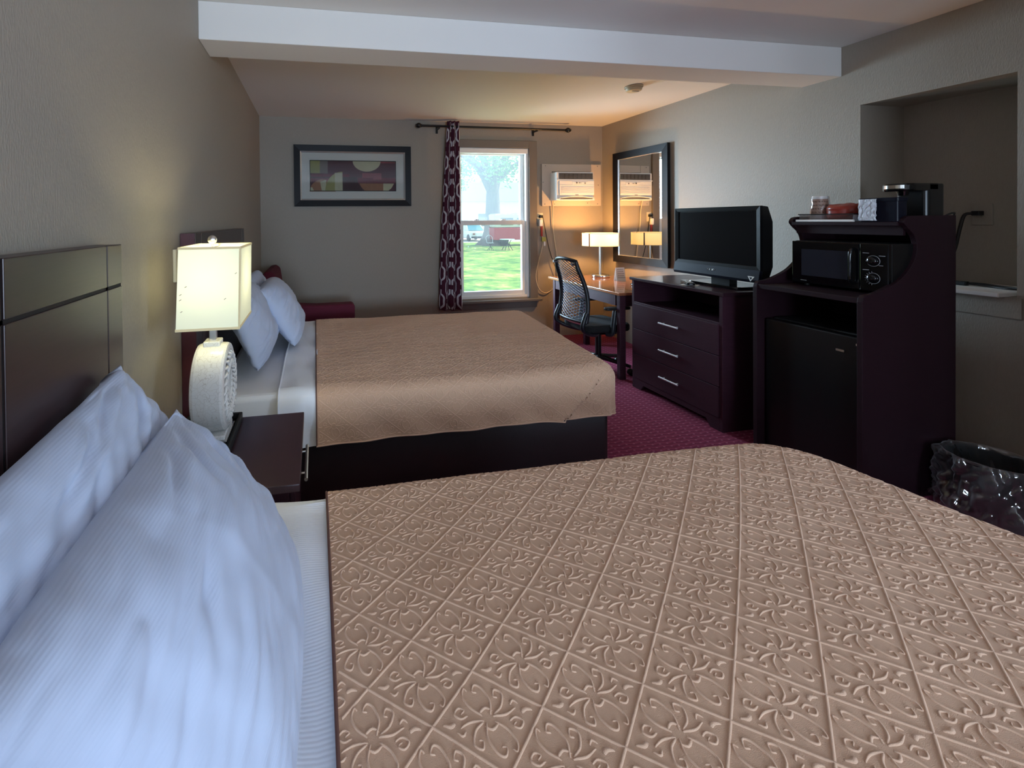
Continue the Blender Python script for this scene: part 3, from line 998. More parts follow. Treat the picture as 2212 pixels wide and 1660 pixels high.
ac = {k: mat('print_' + k, tuple(c * 0.8 for c in v[:3]) + (1,), 0.8, var=0.12, vscale=30) for k, v in cols.items()}
keys = list(ac)
art = MB()
lay = [0]
def apoly(pts, key):
    lay[0] += 1
    y = RD - 0.0125 - 0.00008 * lay[0]
    art.add([(AX0 + p[0] * AW, y, AZ0p + p[1] * AH) for p in pts], [list(range(len(pts)))], mi=keys.index(key))
def arect(a, b, c, d, key):
    apoly([(a, c), (b, c), (b, d), (a, d)], key)
def asect(cx, cz, r, a0, a1, key, n=24, zx=0.349):
    # angles in degrees; r in units of print width
    apoly([(cx + r * math.cos(math.radians(a0 + (a1 - a0) * k / n)), cz + r * math.sin(math.radians(a0 + (a1 - a0) * k / n)) / zx) for k in range(n + 1)], key)
arect(0, 1, 0, 1, 'plum')
arect(0, 0.11, 0.58, 1, 'olive'); arect(0, 0.11, 0.58, 0.68, 'olive'); arect(0.11, 0.2, 0.58, 1, 'grey')
arect(0, 0.45, 0.30, 0.56, 'wine'); arect(0, 1, 0.42, 0.46, 'dark')
arect(0.37, 0.60, 0.0, 0.46, 'dark')
asect(0.14, -0.05, 0.15, 0, 180, 'rust'); apoly([(0.0, 0.0), (0.04, 0.0), (0.02, 0.12), (0.0, 0.1)], 'cream'); apoly([(0.11, 0.3), (0.18, 0.36), (0.18, 0.0), (0.13, 0.0)], 'cream')
apoly([(0.37, 0.0)] + [(0.37 + 0.20 * math.cos(math.radians(90 + 90 * k / 16)), 0.64 * math.sin(math.radians(90 + 90 * k / 16))) for k in range(17)], 'olive')
arect(0.28, 0.37, 0.0, 0.60, 'cream')
apoly([(0.52 + 0.01 * k, 0.55) for k in (0, 48)] + [(0.98, 0.0), (0.62, 0.0), (0.55, 0.25)], 'plum')
arect(0.55, 1.0, 0.26, 0.44, 'wine'); arect(0.73, 0.83, 0.38, 0.60, 'rose'); arect(0.60, 0.73, 0.44, 0.60, 'rose')
apoly([(0.565, 0.25), (0.85, 0.25), (0.85, 0.0), (0.63, 0.0), (0.59, 0.12)], 'rust')
apoly([(0.85, 0.25), (0.98, 0.25), (0.95, 0.1), (0.91, 0.0), (0.85, 0.0)], 'cream')
apoly([(0.82, 1.0)] + [(0.655 + 0.165 * math.cos(math.radians(-180 * k / 24)), 1.0 + 0.35 * math.sin(math.radians(-180 * k / 24))) for k in range(1, 25)], 'cream')
apoly([(0.82, 0.94), (1.0, 0.94), (1.0, 0.97), (0.82, 1.0)], 'rose')
art.build('print', [ac[k] for k in keys], pic)
MB().box(PX0 + 0.066, PX1 - 0.066, RD - 0.0185, RD - 0.0175, PZ0 + 0.066, PZ1 - 0.066).build('glass', M['glass'], pic)

# ------------------------------------------------------------------ curtain rod and curtain
rod = thing('curtain_rod', 'black curtain rod with ball ends above the window', 'curtain rod', (2.5, 4.60, 2.37))
MB().tube([(1.66, 4.59, 2.374), (3.40, 4.59, 2.368)], 0.012, 12).build('rod', M['black'], rod)
for x, z in ((1.655, 2.374), (3.40, 2.368)):
    MB().ball((x, 4.59, z), 0.028).lathe([(0.017, -0.03), (0.017, 0.03)], (x, 4.59, z), axis=0, n=12).build('finial', M['black'], rod)
for x in (1.88, 3.02):
    MB().box(x - 0.008, x + 0.008, 4.585, RD, 2.345, 2.36).box(x - 0.012, x + 0.012, RD - 0.008, RD, 2.31, 2.40).build('bracket', M['black'], rod)

CW = 0.62
def CF(a, b):
    """a: cloth width 0..CW, b: height in m from the bottom"""
    t = a / CW
    hgt = b / 2.05
    xl, xr = 1.86 + (1.965 - 1.86) * hgt ** 1.3, 2.122 + (2.103 - 2.122) * hgt
    ph = t * 3.0 * 2 * PI
    y = 4.585 + (0.030 + 0.012 * (1 - hgt)) * math.sin(ph + 0.4 * math.sin(hgt * 4))
    x = xl + (xr - xl) * t + 0.006 * math.sin(2 * ph)
    return Vector((x, y, 0.38 + b))
cu = MB()
cu.grid(lambda a, b: CF(a * CW, b * 2.05), 72, 40)
def cflip(a, b):
    return CF(a, b)
per = 0.30
for ci in range(5):
    cx = 0.06 + 0.125 * ci
    off = per / 2 if ci % 2 else 0.0
    for k in range(-1, 8):
        cz = off + k * per + 0.1
        r = 0.050
        for sgx in (-1, 1):
            prof2 = [(0.014, 0.125), (0.014, 0.078), (0.030, 0.066), (r, 0.040), (r, 0.0), (r, -0.040), (0.030, -0.066), (0.014, -0.078), (0.014, -0.125)]
            pts = [Vector((cx + sgx * p[0], cz + p[1])) for p in prof2]
            pts = [p for p in catmull(pts, 3) if 0.003 < p.x < CW - 0.003 and 0.005 < p.y < 2.04]
            if len(pts) > 2:
                ridge(cu, CF, pts, 0.0095, 0.0012, 1, False, base=0.0008)
                ridge(cu, CF, pts, 0.0095, -0.0012, 1, False, base=-0.0008)
cur = cu.build('curtain', [M['curtain'], M['curtain_white']], loc=(2.0, 4.585, 0.38))
tag(cur, 'burgundy curtain with white chain pattern hanging beside the window', 'curtain')

# ------------------------------------------------------------------ air conditioner and its board
brd = thing('wall_board', 'painted wood board around the air conditioner', 'board', (3.49, RD, 1.507))
mb = MB()
mb.box(3.115, 3.24, RD - 0.025, RD, 1.507, 1.990).box(3.735, 3.865, RD - 0.025, RD, 1.507, 1.990).box(3.24, 3.735, RD - 0.022, RD, 1.507, 1.57).box(3.24, 3.735, RD - 0.022, RD, 1.905, 1.990)
mb.build('board', M['board_paint'], brd, bevel=0.003)
mb = MB()
for x, z in ((3.15, 1.53), (3.27, 1.53), (3.69, 1.54), (3.82, 1.53), (3.83, 1.75), (3.82, 1.97), (3.13, 1.78), (3.16, 1.97)):
    MB().lathe([(0.006, 0), (0.005, -0.002), (0, -0.002)], (x, RD - 0.025, z), axis=1, n=8).build('screw', M['grey_ink'], brd)

acu = thing('air_conditioner', 'white window air conditioner built into the back wall', 'air conditioner', (3.45, 4.60, 1.555))
ax0, ax1, az0, az1, ayf = 3.215, 3.672, 1.565, 1.885, 4.515
MB().box(ax0, ax1, ayf + 0.012, RD - 0.026, az0, az1).build('case', M['white_vinyl'], acu, bevel=0.006)
mb = MB()
mb.box(ax0 + 0.03, ax1, ayf, ayf + 0.012, 1.625, 1.785)
mb.box(ax0, ax1, ayf + 0.004, ayf + 0.012, 1.785, 1.80)
mb.box(ax0 + 0.03, ax1 - 0.005, ayf - 0.003, ayf, 1.735, 1.738)
for k in range(6):
    z = 1.640 + k * 0.014
    mb.box(ax0 + 0.05, ax1 - 0.01, ayf - 0.004, ayf, z, z + 0.008)
mb.build('front_panel', M['white_vinyl'], acu, bevel=0.0015)
g = MB().box(ax0 + 0.03, ax1 - 0.012, ayf + 0.006, ayf + 0.011, 1.805, 1.872).build('air_vent', mat('vent_dark', S(58, 60, 64), 0.6), acu)
mb = MB()
for k in range(7):
    x = ax0 + 0.09 + k * 0.052
    MB().box(x, x + 0.012, ayf + 0.003, ayf + 0.006, 1.81, 1.868).build('vane', M['black'], g)
mb = MB()
for k in range(4):
    z = 1.817 + k * 0.015
    MB().box(ax0 + 0.03, ax1 - 0.012, ayf + 0.001, ayf + 0.004, z, z + 0.003).build('louver', M['grey_ink'], g)
pts = [(ax0 + 0.03, 1.575)] + [(ax0 + 0.03 + 0.42 * k / 12, 1.592 + 0.018 * math.sin(PI * k / 12)) for k in range(13)] + [(ax1 - 0.006, 1.575)]
MB().tube([(x, ayf - 0.004, z) for x, z in pts], 0.005, 8).tube([(ax0 + 0.025, ayf - 0.004, 1.571), (ax1 - 0.003, ayf - 0.004, 1.571)], 0.007, 8).build('filter_grip', M['white_vinyl'], acu)
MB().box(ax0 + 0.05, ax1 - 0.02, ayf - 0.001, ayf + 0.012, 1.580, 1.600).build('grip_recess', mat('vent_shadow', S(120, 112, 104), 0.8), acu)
cp = MB().box(3.40, 3.60, ayf - 0.003, ayf, 1.742, 1.772).build('control_panel', M['paper'], acu)
for r, x in ((0.008, 3.455), (0.005, 3.485)):
    MB().lathe([(r, 0), (r, -0.003), (0, -0.003)], (x, ayf - 0.003, 1.762), axis=1, n=14).build('button', M['black'], cp)
MB().box(3.495, 3.51, ayf - 0.004, ayf - 0.003, 1.760, 1.764).build('display_mark', M['black'], cp)
MB().box(3.55, 3.565, ayf - 0.005, ayf - 0.003, 1.752, 1.764).build('button', M['grey_ink'], cp)
mb = MB().box(3.435, 3.475, ayf - 0.0055, ayf - 0.004, 1.622, 1.628)
mb.build('badge', M['grey_ink'], acu)
MB().tube(catmull([(ax0 + 0.03, 4.64, 1.565), (3.245, 4.665, 1.45), (3.25, 4.672, 1.27), (3.275, 4.672, 1.08), (3.30, 4.672, 0.90), (3.315, 4.672, 0.45), (3.30, 4.672, 0.30)], 8), 0.006, 8).build('power_cord', M['cord_white'], acu)

# wall outlet by the window with its plugs and cords
ol = thing('wall_outlet', 'ivory wall outlet beside the window', 'outlet', (3.10, RD, 1.37))
MB().box(3.065, 3.135, RD - 0.006, RD, 1.315, 1.43).build('plate', M['plate'], ol, bevel=0.002)
cd = thing('plug_cord', 'ivory plug and long looped cord under the wall outlet', 'cord', (3.09, 4.66, 1.33))
MB().box(3.07, 3.11, 4.640, RD - 0.006, 1.275, 1.355).build('plug', M['white_vinyl'], cd, bevel=0.008)
MB().tube(catmull([(3.093, 4.66, 1.28), (3.105, 4.665, 1.18), (3.125, 4.668, 1.09), (3.07, 4.670, 0.88), (3.036, 4.672, 0.70), (3.07, 4.670, 0.56), (3.15, 4.668, 0.506), (3.23, 4.668, 0.54), (3.30, 4.668, 0.62)], 8), 0.005, 8).build('cord', M['cord_white'], cd)
MB().box(3.105, 3.155, 4.655, 4.665, 1.10, 1.15).build('tag', M['yellow_tag'], cd, bevel=0.002)
MB().box(3.090, 3.112, 4.650, 4.660, 1.16, 1.275).build('warning_label', M['red_card'], cd)
MB().box(3.128, 3.146, 4.650, 4.660, 1.05, 1.10).build('clip', M['white_vinyl'], cd, bevel=0.003)
cb = thing('plug_cord', 'black plug with dark cord running to the desk', 'cord', (3.10, 4.66, 1.38))
MB().box(3.08, 3.118, 4.645, RD - 0.006, 1.370, 1.402).build('plug', M['black'], cb, bevel=0.006)
MB().tube(catmull([(3.118, 4.655, 1.38), (3.14, 4.652, 1.26), (3.175, 4.650, 1.08), (3.22, 4.650, 0.92), (3.275, 4.650, 0.78), (3.295, 4.650, 0.70), (3.31, 4.655, 0.50)], 8), 0.004, 8).build('cord', M['cord_black'], cb)

# ------------------------------------------------------------------ desk
dk = thing('desk', 'dark wood corner desk under the mirror', 'desk', (3.4, 3.83, 0))
top = [(3.045, 3.285), (3.80, 3.285), (3.86, 3.95), (3.80, 4.20), (3.60, 4.42), (3.045, 4.42)]
MB().prism(top, 2, 0.708, 0.732).build('desk_top', M['wood_desk'], dk, bevel=0.003)
MB().box(3.06, 3.085, 3.35, 4.30, 0.615, 0.708).build('apron', M['wood'], dk)
MB().box(3.11, 3.76, 3.295, 3.315, 0.615, 0.708).build('apron', M['wood'], dk)
for x, y in ((3.055, 3.288), (3.055, 4.30), (3.73, 3.295), (3.40, 4.29)):
    MB().box(x, x + 0.055, y, y + 0.04, 0, 0.708).build('leg', M['wood'], dk, bevel=0.003)
LX, LY = 3.545, 4.235
# second lamp
l2 = thing('table_lamp', 'chrome stick lamp with glowing drum shade on the desk', 'lamp', (LX, LY, 0.732))
MB().lathe([(0, 0), (0.092, 0), (0.095, 0.004), (0.095, 0.024), (0.090, 0.030), (0, 0.032)], (LX, LY, 0.732), n=36).build('base', M['chrome'], l2)
MB().lathe([(0.012, 0.03), (0.012, 0.34)], (LX, LY, 0.732), n=14).build('stem', M['steel'], l2)
s2 = MB().lathe([(0.178, 0.335), (0.178, 0.468)], (LX, LY, 0.732), n=48).build('lamp_shade', M['shade_warm'], l2)
mb = MB()
for a in (200, 330, 90):
    c, s_ = math.cos(math.radians(a)), math.sin(math.radians(a))
    MB().tube([(LX + 0.180 * c, LY + 0.180 * s_, 1.066), (LX + 0.180 * c, LY + 0.180 * s_, 1.202)], 0.006, 8).build('shade_strap', M['wood'], s2)
mb = MB()
for z in (1.068, 1.200):
    mb.tube([(LX + 0.1785 * math.cos(2 * PI * k / 48), LY + 0.1785 * math.sin(2 * PI * k / 48), z) for k in range(49)], 0.003, 6, caps=False)
mb.build('shade_rim', M['shade_trim'], s2)
MB().ball((LX, LY, 1.12), 0.026, sz=1.3).build('bulb', mat('lit_bulb_warm', (1, 0.9, 0.7, 1), 0.4, emit=(1, 0.66, 0.28, 1), emit_s=10), l2)
lamp('desk_lamp_light', 'POINT', (LX, LY, 1.165), 36.0, (1.0, 0.50, 0.15), 0.03)

cdp = thing('tent_card', 'small white printed tent card on the desk', 'card', (3.565, 3.95, 0.732))
mb = MB()
mb.add([(3.515, 3.93, 0.732), (3.615, 3.93, 0.732), (3.615, 3.955, 0.862), (3.515, 3.955, 0.862), (3.515, 3.98, 0.732), (3.615, 3.98, 0.732)], [(0, 1, 2, 3), (3, 2, 5, 4)])
mb.build('card', M['paper'], cdp, solid=0.001)
mb = MB()
def card_pt(a, b):
    return Vector((3.515 + 0.1 * a, 3.93 + 0.025 * b - 0.0012, 0.732 + 0.13 * b))
for row in range(5):
    b = 0.82 - row * 0.15
    n = 0
    a = 0.15
    while a < 0.8:
        ln = random.uniform(0.08, 0.2)
        mb.tube([card_pt(a, b), card_pt(a + ln * 0.5, b + 0.03), card_pt(a + ln, b)], 0.0022, 5)
        a += ln + 0.05
mb.build('printing', M['grey_ink'], cdp)
ash = MB().lathe([(0, 0), (0.05, 0), (0.058, 0.016), (0.052, 0.016), (0.045, 0.006), (0, 0.006)], (3.49, 3.62, 0.732), n=28)
tag(ash.build('dish', M['black_gloss'], loc=(3.49, 3.62, 0.732)), 'small black dish on the desk next to the dresser', 'dish')

# mirror
MX0, MX1, MZ0, MZ1 = 3.668, 4.412, 0.876, 2.076
mir = thing('wall_mirror', 'tall black framed mirror on the right wall', 'mirror', (RW, 4.04, MZ0))
def ring_frame_x(mb, y0, y1, z0, z1, w, xa, xb, xin):
    O = [(y0, z0), (y1, z0), (y1, z1), (y0, z1)]
    I = [(y0 + w, z0 + w), (y1 - w, z0 + w), (y1 - w, z1 - w), (y0 + w, z1 - w)]
    for i in range(4):
        j = (i + 1) % 4
        a, b, c, d = O[i], O[j], I[j], I[i]
        vs = [(xa, a[0], a[1]), (xa, b[0], b[1]), (xin, c[0], c[1]), (xin, d[0], d[1]), (xb, a[0], a[1]), (xb, b[0], b[1]), (xb, c[0], c[1]), (xb, d[0], d[1])]
        mb.add(vs, [(0, 3, 2, 1), (4, 5, 6, 7), (0, 1, 5, 4), (3, 7, 6, 2), (0, 4, 7, 3), (1, 2, 6, 5)])
    return mb
ring_frame_x(MB(), MX0, MX1, MZ0, MZ1, 0.075, RW - 0.032, RW - 0.001, RW - 0.026).build('frame', M['navy_wood'], mir)
MB().box(RW - 0.014, RW - 0.008, MX0 + 0.07, MX1 - 0.07, MZ0 + 0.07, MZ1 - 0.07).build('mirror_glass', M['mirror'], mir)
ring_frame_x(MB(), MX0 + 0.073, MX1 - 0.073, MZ0 + 0.073, MZ1 - 0.073, 0.006, RW - 0.027, RW - 0.012, RW - 0.018).build('inner_edge', M['silver'], mir)

mir.location.x -= 0.027
mir.rotation_euler = (0, 0, math.radians(2.2))

# ------------------------------------------------------------------ dresser with television
dx, dy0, dy1, dzt, dxb = 3.06, 2.35, 3.15, 0.885, 3.60
ds = thing('dresser', 'dark three drawer dresser under the television', 'dresser', (3.33, 2.75, 0))
MB().box(dx - 0.012, dxb, dy0 - 0.015, dy1 + 0.015, 0.862, dzt).build('top', M['woodh'], ds, bevel=0.003)
mb = MB()
mb.box(dx, dxb - 0.01, dy0, dy0 + 0.022, 0, 0.862).box(dx, dxb - 0.01, dy1 - 0.022, dy1, 0, 0.862)
mb.box(dxb - 0.02, dxb - 0.005, dy0, dy1, 0.05, 0.862)
mb.box(dx + 0.02, dxb - 0.02, dy0 + 0.022, dy1 - 0.022, 0.05, 0.68)
mb.build('carcass', M['wood'], ds, bevel=0.002)
mb = MB().box(dx, dx + 0.02, dy0 + 0.022, dy1 - 0.022, 0.660, 0.692)
mb.build('slot_rail', M['wood'], ds, bevel=0.002)
for z1 in (0.678, 0.479, 0.280):
    z0 = z1 - 0.195
    d = MB().box(dx - 0.008, dx + 0.015, dy0 + 0.024, dy1 - 0.024, z0, z1).build('drawer', M['wood'], ds, bevel=0.002)
    zc = (z0 + z1) / 2 + 0.006
    MB().tube([(dx - 0.034, 2.665, zc), (dx - 0.034, 2.835, zc)], 0.0065, 12).tube([(dx - 0.008, 2.69, zc), (dx - 0.034, 2.69, zc)], 0.004, 8).tube([(dx - 0.008, 2.81, zc), (dx - 0.034, 2.81, zc)], 0.004, 8).build('handle', M['handle'], d)
pts = [(dy0 + 0.022, 0.085), (dy0 + 0.022, 0), (dy0 + 0.09, 0), (dy0 + 0.12, 0.045), (dy1 - 0.12, 0.045), (dy1 - 0.09, 0), (dy1 - 0.022, 0), (dy1 - 0.022, 0.085)]
MB().prism(pts, 0, dx, dx + 0.018).build('kick_rail', M['wood'], ds)

tv = thing('television', 'black flat screen television on the dresser', 'television', (3.36, 2.60, dzt))
tx, ty0, ty1, tz0, tz1 = 3.25, 2.27, 2.925, 0.945, 1.428
mb = MB()
mb.prism([(tx + 0.012, tz0 + 0.02), (tx + 0.06, tz0 + 0.01), (tx + 0.095, tz0 + 0.10), (tx + 0.095, tz1 - 0.10), (tx + 0.06, tz1 - 0.005), (tx + 0.012, tz1)], 1, ty0, ty1)
mb.build('housing', M['black'], tv, bevel=0.004)
ring_frame_x(MB(), ty0, ty1, tz0 + 0.075, tz1, 0.028, tx, tx + 0.02, tx + 0.004).build('bezel', M['tv_bezel'], tv, bevel=0.002)
MB().box(tx + 0.010, tx + 0.014, ty0 + 0.03, ty1 - 0.03, tz0 + 0.10, tz1 - 0.03).build('screen', M['screen'], tv)
mb = MB()
sp = [(tx + 0.016, tz0 + 0.085), (tx + 0.001, tz0 + 0.082), (tx - 0.010, tz0 + 0.018), (tx - 0.004, tz0), (tx + 0.03, tz0 + 0.004)]
mb.prism(sp, 1, ty0 + 0.002, ty1 + 0.004)
spk = mb.build('speaker_bar', M['navy_plastic'], tv, bevel=0.003)
mb = MB()
v1 = [(2.300, 0.985), (2.345, 0.985), (2.322, 0.953)]
v2 = [(2.312, 0.979), (2.333, 0.979), (2.322, 0.963)]
def tvp(y, z, e=0.0):
    f = (z - (tz0 + 0.018)) / 0.064
    return Vector((tx - 0.010 + 0.011 * f - 0.0015 - e, y, z))
vs = [tvp(*p) for p in v1] + [tvp(*p) for p in v2]
mb.add(vs, [(0, 1, 4, 3), (1, 2, 5, 4), (2, 0, 3, 5)])
mb.build('corner_logo', M['paper'], spk)
mb = MB()
zc = 0.998
for k, ch in enumerate('vizio'):
    y = 2.632 - k * 0.011
    if ch == 'v':
        mb.tube([tvp(y + 0.004, zc + 0.006), tvp(y, zc - 0.006), tvp(y - 0.004, zc + 0.006)], 0.0010, 5)
    elif ch == 'i':
        mb.tube([tvp(y, zc + 0.006), tvp(y, zc - 0.006)], 0.0010, 5)
    elif ch == 'z':
        mb.tube([tvp(y + 0.004, zc + 0.006), tvp(y - 0.004, zc + 0.006), tvp(y + 0.004, zc - 0.006), tvp(y - 0.004, zc - 0.006)], 0.0010, 5)
    else:
        mb.tube([tvp(y + 0.004 * math.cos(2 * PI * j / 10), zc + 0.006 * math.sin(2 * PI * j / 10)) for j in range(11)], 0.0010, 5)
mb.build('lettering', M['steel'], spk)
MB().box(3.31, 3.37, 2.53, 2.67, dzt + 0.015, tz0 + 0.04).build('stand_neck', M['black'], tv)
MB().prism(rrect(3.22, 3.47, 2.40, 2.80, 0.05), 2, dzt, dzt + 0.018).build('stand_base', M['black_gloss'], tv, bevel=0.004)

pp = MB().add([(3.075, 2.69, dzt + 0.0005), (3.135, 2.61, dzt + 0.0005), (3.205, 2.655, dzt + 0.0005), (3.145, 2.735, dzt + 0.0005)], [(0, 1, 2, 3)])
tag(pp.build('paper_slip', M['paper'], loc=(3.17, 2.68, dzt), solid=0.0008), 'white paper slip under the remote control on the dresser', 'paper')
rm = thing('remote_control', 'silver and black remote control lying on the dresser', 'remote', (3.150, 2.705, dzt + 0.002))
rm.rotation_euler = (0, 0, math.radians(-28))
MB().prism(rrect(-0.026, 0.026, -0.085, 0.085, 0.02), 2, 0.0, 0.018).build('body', M['black'], rm, local=True, bevel=0.004)
mb = MB()
for k in range(5):
    for j in (-0.013, 0, 0.013):
        MB().lathe([(0.004, 0.018), (0.004, 0.0205), (0, 0.021)], (j, -0.055 + k * 0.022, 0), n=8).build('button', M['steel'], rm, local=True)
MB().prism(rrect(-0.02, 0.02, 0.05, 0.078, 0.012), 2, 0.018, 0.0195).build('silver_end', M['chrome'], rm, local=True)

# ------------------------------------------------------------------ microwave cabinet
cy0, cy1, cxf, cxb = 1.63, 2.15, 3.055, 3.63
cab = thing('fridge_cabinet', 'tall dark cabinet with curved sides holding microwave and fridge', 'cabinet', (3.35, 1.89, 0))
front = catmull([Vector(p) for p in ((3.072, 0.985), (3.157, 1.000), (3.282, 1.052), (3.361, 1.127), (3.386, 1.204), (3.368, 1.262), (3.326, 1.300), (3.306, 1.325), (3.318, 1.348), (3.345, 1.357))], 5)
side = [(cxb, 0.0), (cxb, 1.357)] + [(p.x, p.y) for p in reversed(front)] + [(cxf + 0.006, 0.975), (cxf, 0.955), (cxf, 0.0)]
for a, b in ((cy0, cy0 + 0.022), (cy1 - 0.022, cy1)):
    MB().prism(side, 1, a, b).build('side_panel', M['wood_cab'], cab, bevel=0.002)
MB().box(cxf + 0.006, cxb, cy0 + 0.022, cy1 - 0.022, 0.945, 0.972).build('shelf', M['wood_cab'], cab, bevel=0.003)
MB().box(3.30, cxb, cy0 + 0.022, cy1 - 0.022, 1.308, 1.328).build('top_shelf', M['wood_cab'], cab, bevel=0.003)
MB().box(3.335, 3.35, cy0 + 0.022, cy1 - 0.022, 1.262, 1.308).build('top_rail', M['wood_cab'], cab)
MB().box(cxb - 0.012, cxb, cy0 + 0.022, cy1 - 0.022, 0.0, 1.357).build('back_panel', M['wood_cab'], cab)
MB().box(cxf + 0.02, cxf + 0.035, cy0 + 0.022, cy1 - 0.022, 0.0, 0.045).build('plinth', M['wood_cab'], cab)

fg = thing('mini_fridge', 'black mini fridge inside the cabinet under the microwave', 'fridge', (3.36, 1.89, 0.045))
MB().box(cxf + 0.10, cxb - 0.02, cy0 + 0.035, cy1 - 0.035, 0.0, 0.78).build('body', M['black_matte'], fg, bevel=0.006)
dr = MB().box(cxf + 0.045, cxf + 0.095, cy0 + 0.035, cy1 - 0.035, 0.045, 0.775).build('door', M['black'], fg, bevel=0.008)
MB().box(cxf + 0.041, cxf + 0.046, cy0 + 0.10, cy0 + 0.135, 0.690, 0.700).build('badge', M['steel'], dr)
MB().box(cxf + 0.041, cxf + 0.046, cy0 + 0.042, cy0 + 0.052, 0.735, 0.745).build('hinge', M['steel'], dr)

mwv = thing('microwave', 'black microwave with two dials in the cabinet', 'microwave', (3.37, 1.885, 0.972))
mx, my0, my1, mz0, mz1 = 3.235, 1.645, 2.075, 0.986, 1.222
MB().box(mx + 0.02, 3.60, my0, my1, mz0, mz1).build('case', M['black'], mwv, bevel=0.004)
mb = MB()
for x in (mx + 0.05, 3.56):
    for y in (my0 + 0.04, my1 - 0.04):
        MB().lathe([(0.012, 0), (0.012, 0.014)], (x, y, 0.972), n=10).build('rubber_foot', M['black_matte'], mwv)
door = MB().box(mx, mx + 0.02, my0 + 0.115, my1, mz0 + 0.002, mz1 - 0.002).build('door', M['black_gloss'], mwv, bevel=0.003)
MB().box(mx - 0.001, mx + 0.002, my0 + 0.165, my1 - 0.05, mz0 + 0.045, mz1 - 0.045).build('door_window', mat('microwave_mesh', S(30, 31, 40), 0.22), door)
MB().tube(catmull([(mx - 0.002, my0 + 0.138, mz0 + 0.03), (mx - 0.022, my0 + 0.138, mz0 + 0.045), (mx - 0.024, my0 + 0.138, (mz0 + mz1) / 2), (mx - 0.022, my0 + 0.138, mz1 - 0.045), (mx - 0.002, my0 + 0.138, mz1 - 0.03)], 5), 0.007, 10).build('door_handle', M['black_gloss'], door)
pn = MB().box(mx, mx + 0.02, my0, my0 + 0.113, mz0 + 0.002, mz1 - 0.002).build('control_panel', M['black_gloss'], mwv, bevel=0.003)
mb = MB()
for zc in (mz1 - 0.085, mz1 - 0.170):
    kb = MB().lathe([(0, -0.018), (0.017, -0.018), (0.02, -0.014), (0.022, 0)], (mx, my0 + 0.058, zc), axis=0, n=24).build('dial', M['black_gloss'], pn)
    mb.tube([(mx - 0.001, my0 + 0.058 + 0.026 * math.cos(2 * PI * k / 32), zc + 0.026 * math.sin(2 * PI * k / 32)) for k in range(33)], 0.0012, 5, caps=False)
    mb.box(mx - 0.020, mx - 0.018, my0 + 0.069, my0 + 0.075, zc - 0.001, zc + 0.002)
zc = mz1 - 0.085
mb.box(mx - 0.001, mx, my0 + 0.075, my0 + 0.10, zc + 0.036, zc + 0.039).box(mx - 0.001, mx, my0 + 0.012, my0 + 0.036, zc + 0.025, zc + 0.028).box(mx - 0.001, mx, my0 + 0.020, my0 + 0.036, zc - 0.022, zc - 0.019)
zc = mz1 - 0.170
mb.box(mx - 0.001, mx, my0 + 0.075, my0 + 0.10, zc + 0.038, zc + 0.041)
for k in range(9):
    a = math.radians(100 + 20 * k)
    mb.tube([(mx - 0.001, my0 + 0.058 - 0.029 * math.cos(a), zc + 0.029 * math.sin(a)), (mx - 0.001, my0 + 0.058 - 0.034 * math.cos(a), zc + 0.034 * math.sin(a))], 0.001, 5)
mb.build('markings', mat('dial_marking', S(150, 152, 156), 0.5), pn)
MB().box(mx - 0.0012, mx, my1 - 0.075, my1 - 0.045, mz0 + 0.016, mz0 + 0.019).build('badge', M['grey_ink'], door)

# ------------------------------------------------------------------ things on the cabinet top (z = 1.328)
TZ = 1.328
ws = MB().box(3.305, 3.315, 1.83, 2.11, TZ, TZ + 0.012)
tag(ws.build('folded_paper', M['paper'], loc=(3.31, 1.97, TZ), bevel=0.002), 'long white folded paper along the front of the cabinet top', 'paper')
tr = thing('amenity_tray', 'clear tray with dark rim on top of the cabinet', 'tray', (3.40, 1.97, TZ))
mb = MB()
mb.box(3.325, 3.50, 1.845, 2.105, TZ, TZ + 0.003)
for b_ in ((3.325, 3.328, 1.845, 2.105), (3.497, 3.50, 1.845, 2.105), (3.328, 3.497, 1.845, 1.848), (3.328, 3.497, 2.102, 2.105)):
    mb.box(*b_, TZ + 0.003, TZ + 0.040)
mb.build('tray', M['clear_plastic'], tr)
mb = MB()
for b_ in ((3.321, 3.329, 1.841, 2.109), (3.496, 3.504, 1.841, 2.109), (3.329, 3.496, 1.841, 1.849), (3.329, 3.496, 2.101, 2.109)):
    mb.box(*b_, TZ + 0.039, TZ + 0.044)
mb.build('rim', M['black'], tr)
cupz = TZ + 0.0035
cg = thing('paper_cup', 'upside down wrapped paper cup with brown sleeve on the tray', 'cup', (3.40, 2.055, cupz))
MB().lathe([(0.046, 0), (0.046, 0.008), (0.043, 0.012), (0.0335, 0.140), (0.032, 0.142), (0.032, 0.136), (0, 0.136)], (3.40, 2.052, cupz), n=28).build('cup', M['paper'], cg)
def cupsurf(a, z, e=0.0):
    r = 0.043 + (0.0335 - 0.043) * (z - 0.012) / 0.128 + 0.0012 + e
    return Vector((3.40 + r * math.cos(a), 2.052 + r * math.sin(a), cupz + z))
MB().grid(lambda a, b: cupsurf(math.radians(150 + 130 * a), 0.035 + 0.09 * b), 14, 2).build('sleeve', M['brown_sleeve'], cg)
mb = MB()
for row in range(4):
    z = 0.110 - row * 0.020
    a = 165
    while a < 262:
        ln = random.uniform(8, 20)
        mb.tube([cupsurf(math.radians(a + ln * k / 3), z + 0.002 * math.sin(k * 2.2), 0.001) for k in range(4)], 0.0016, 5)
        a += ln + 7
mb.build('printing', M['ink_dark'], cg)
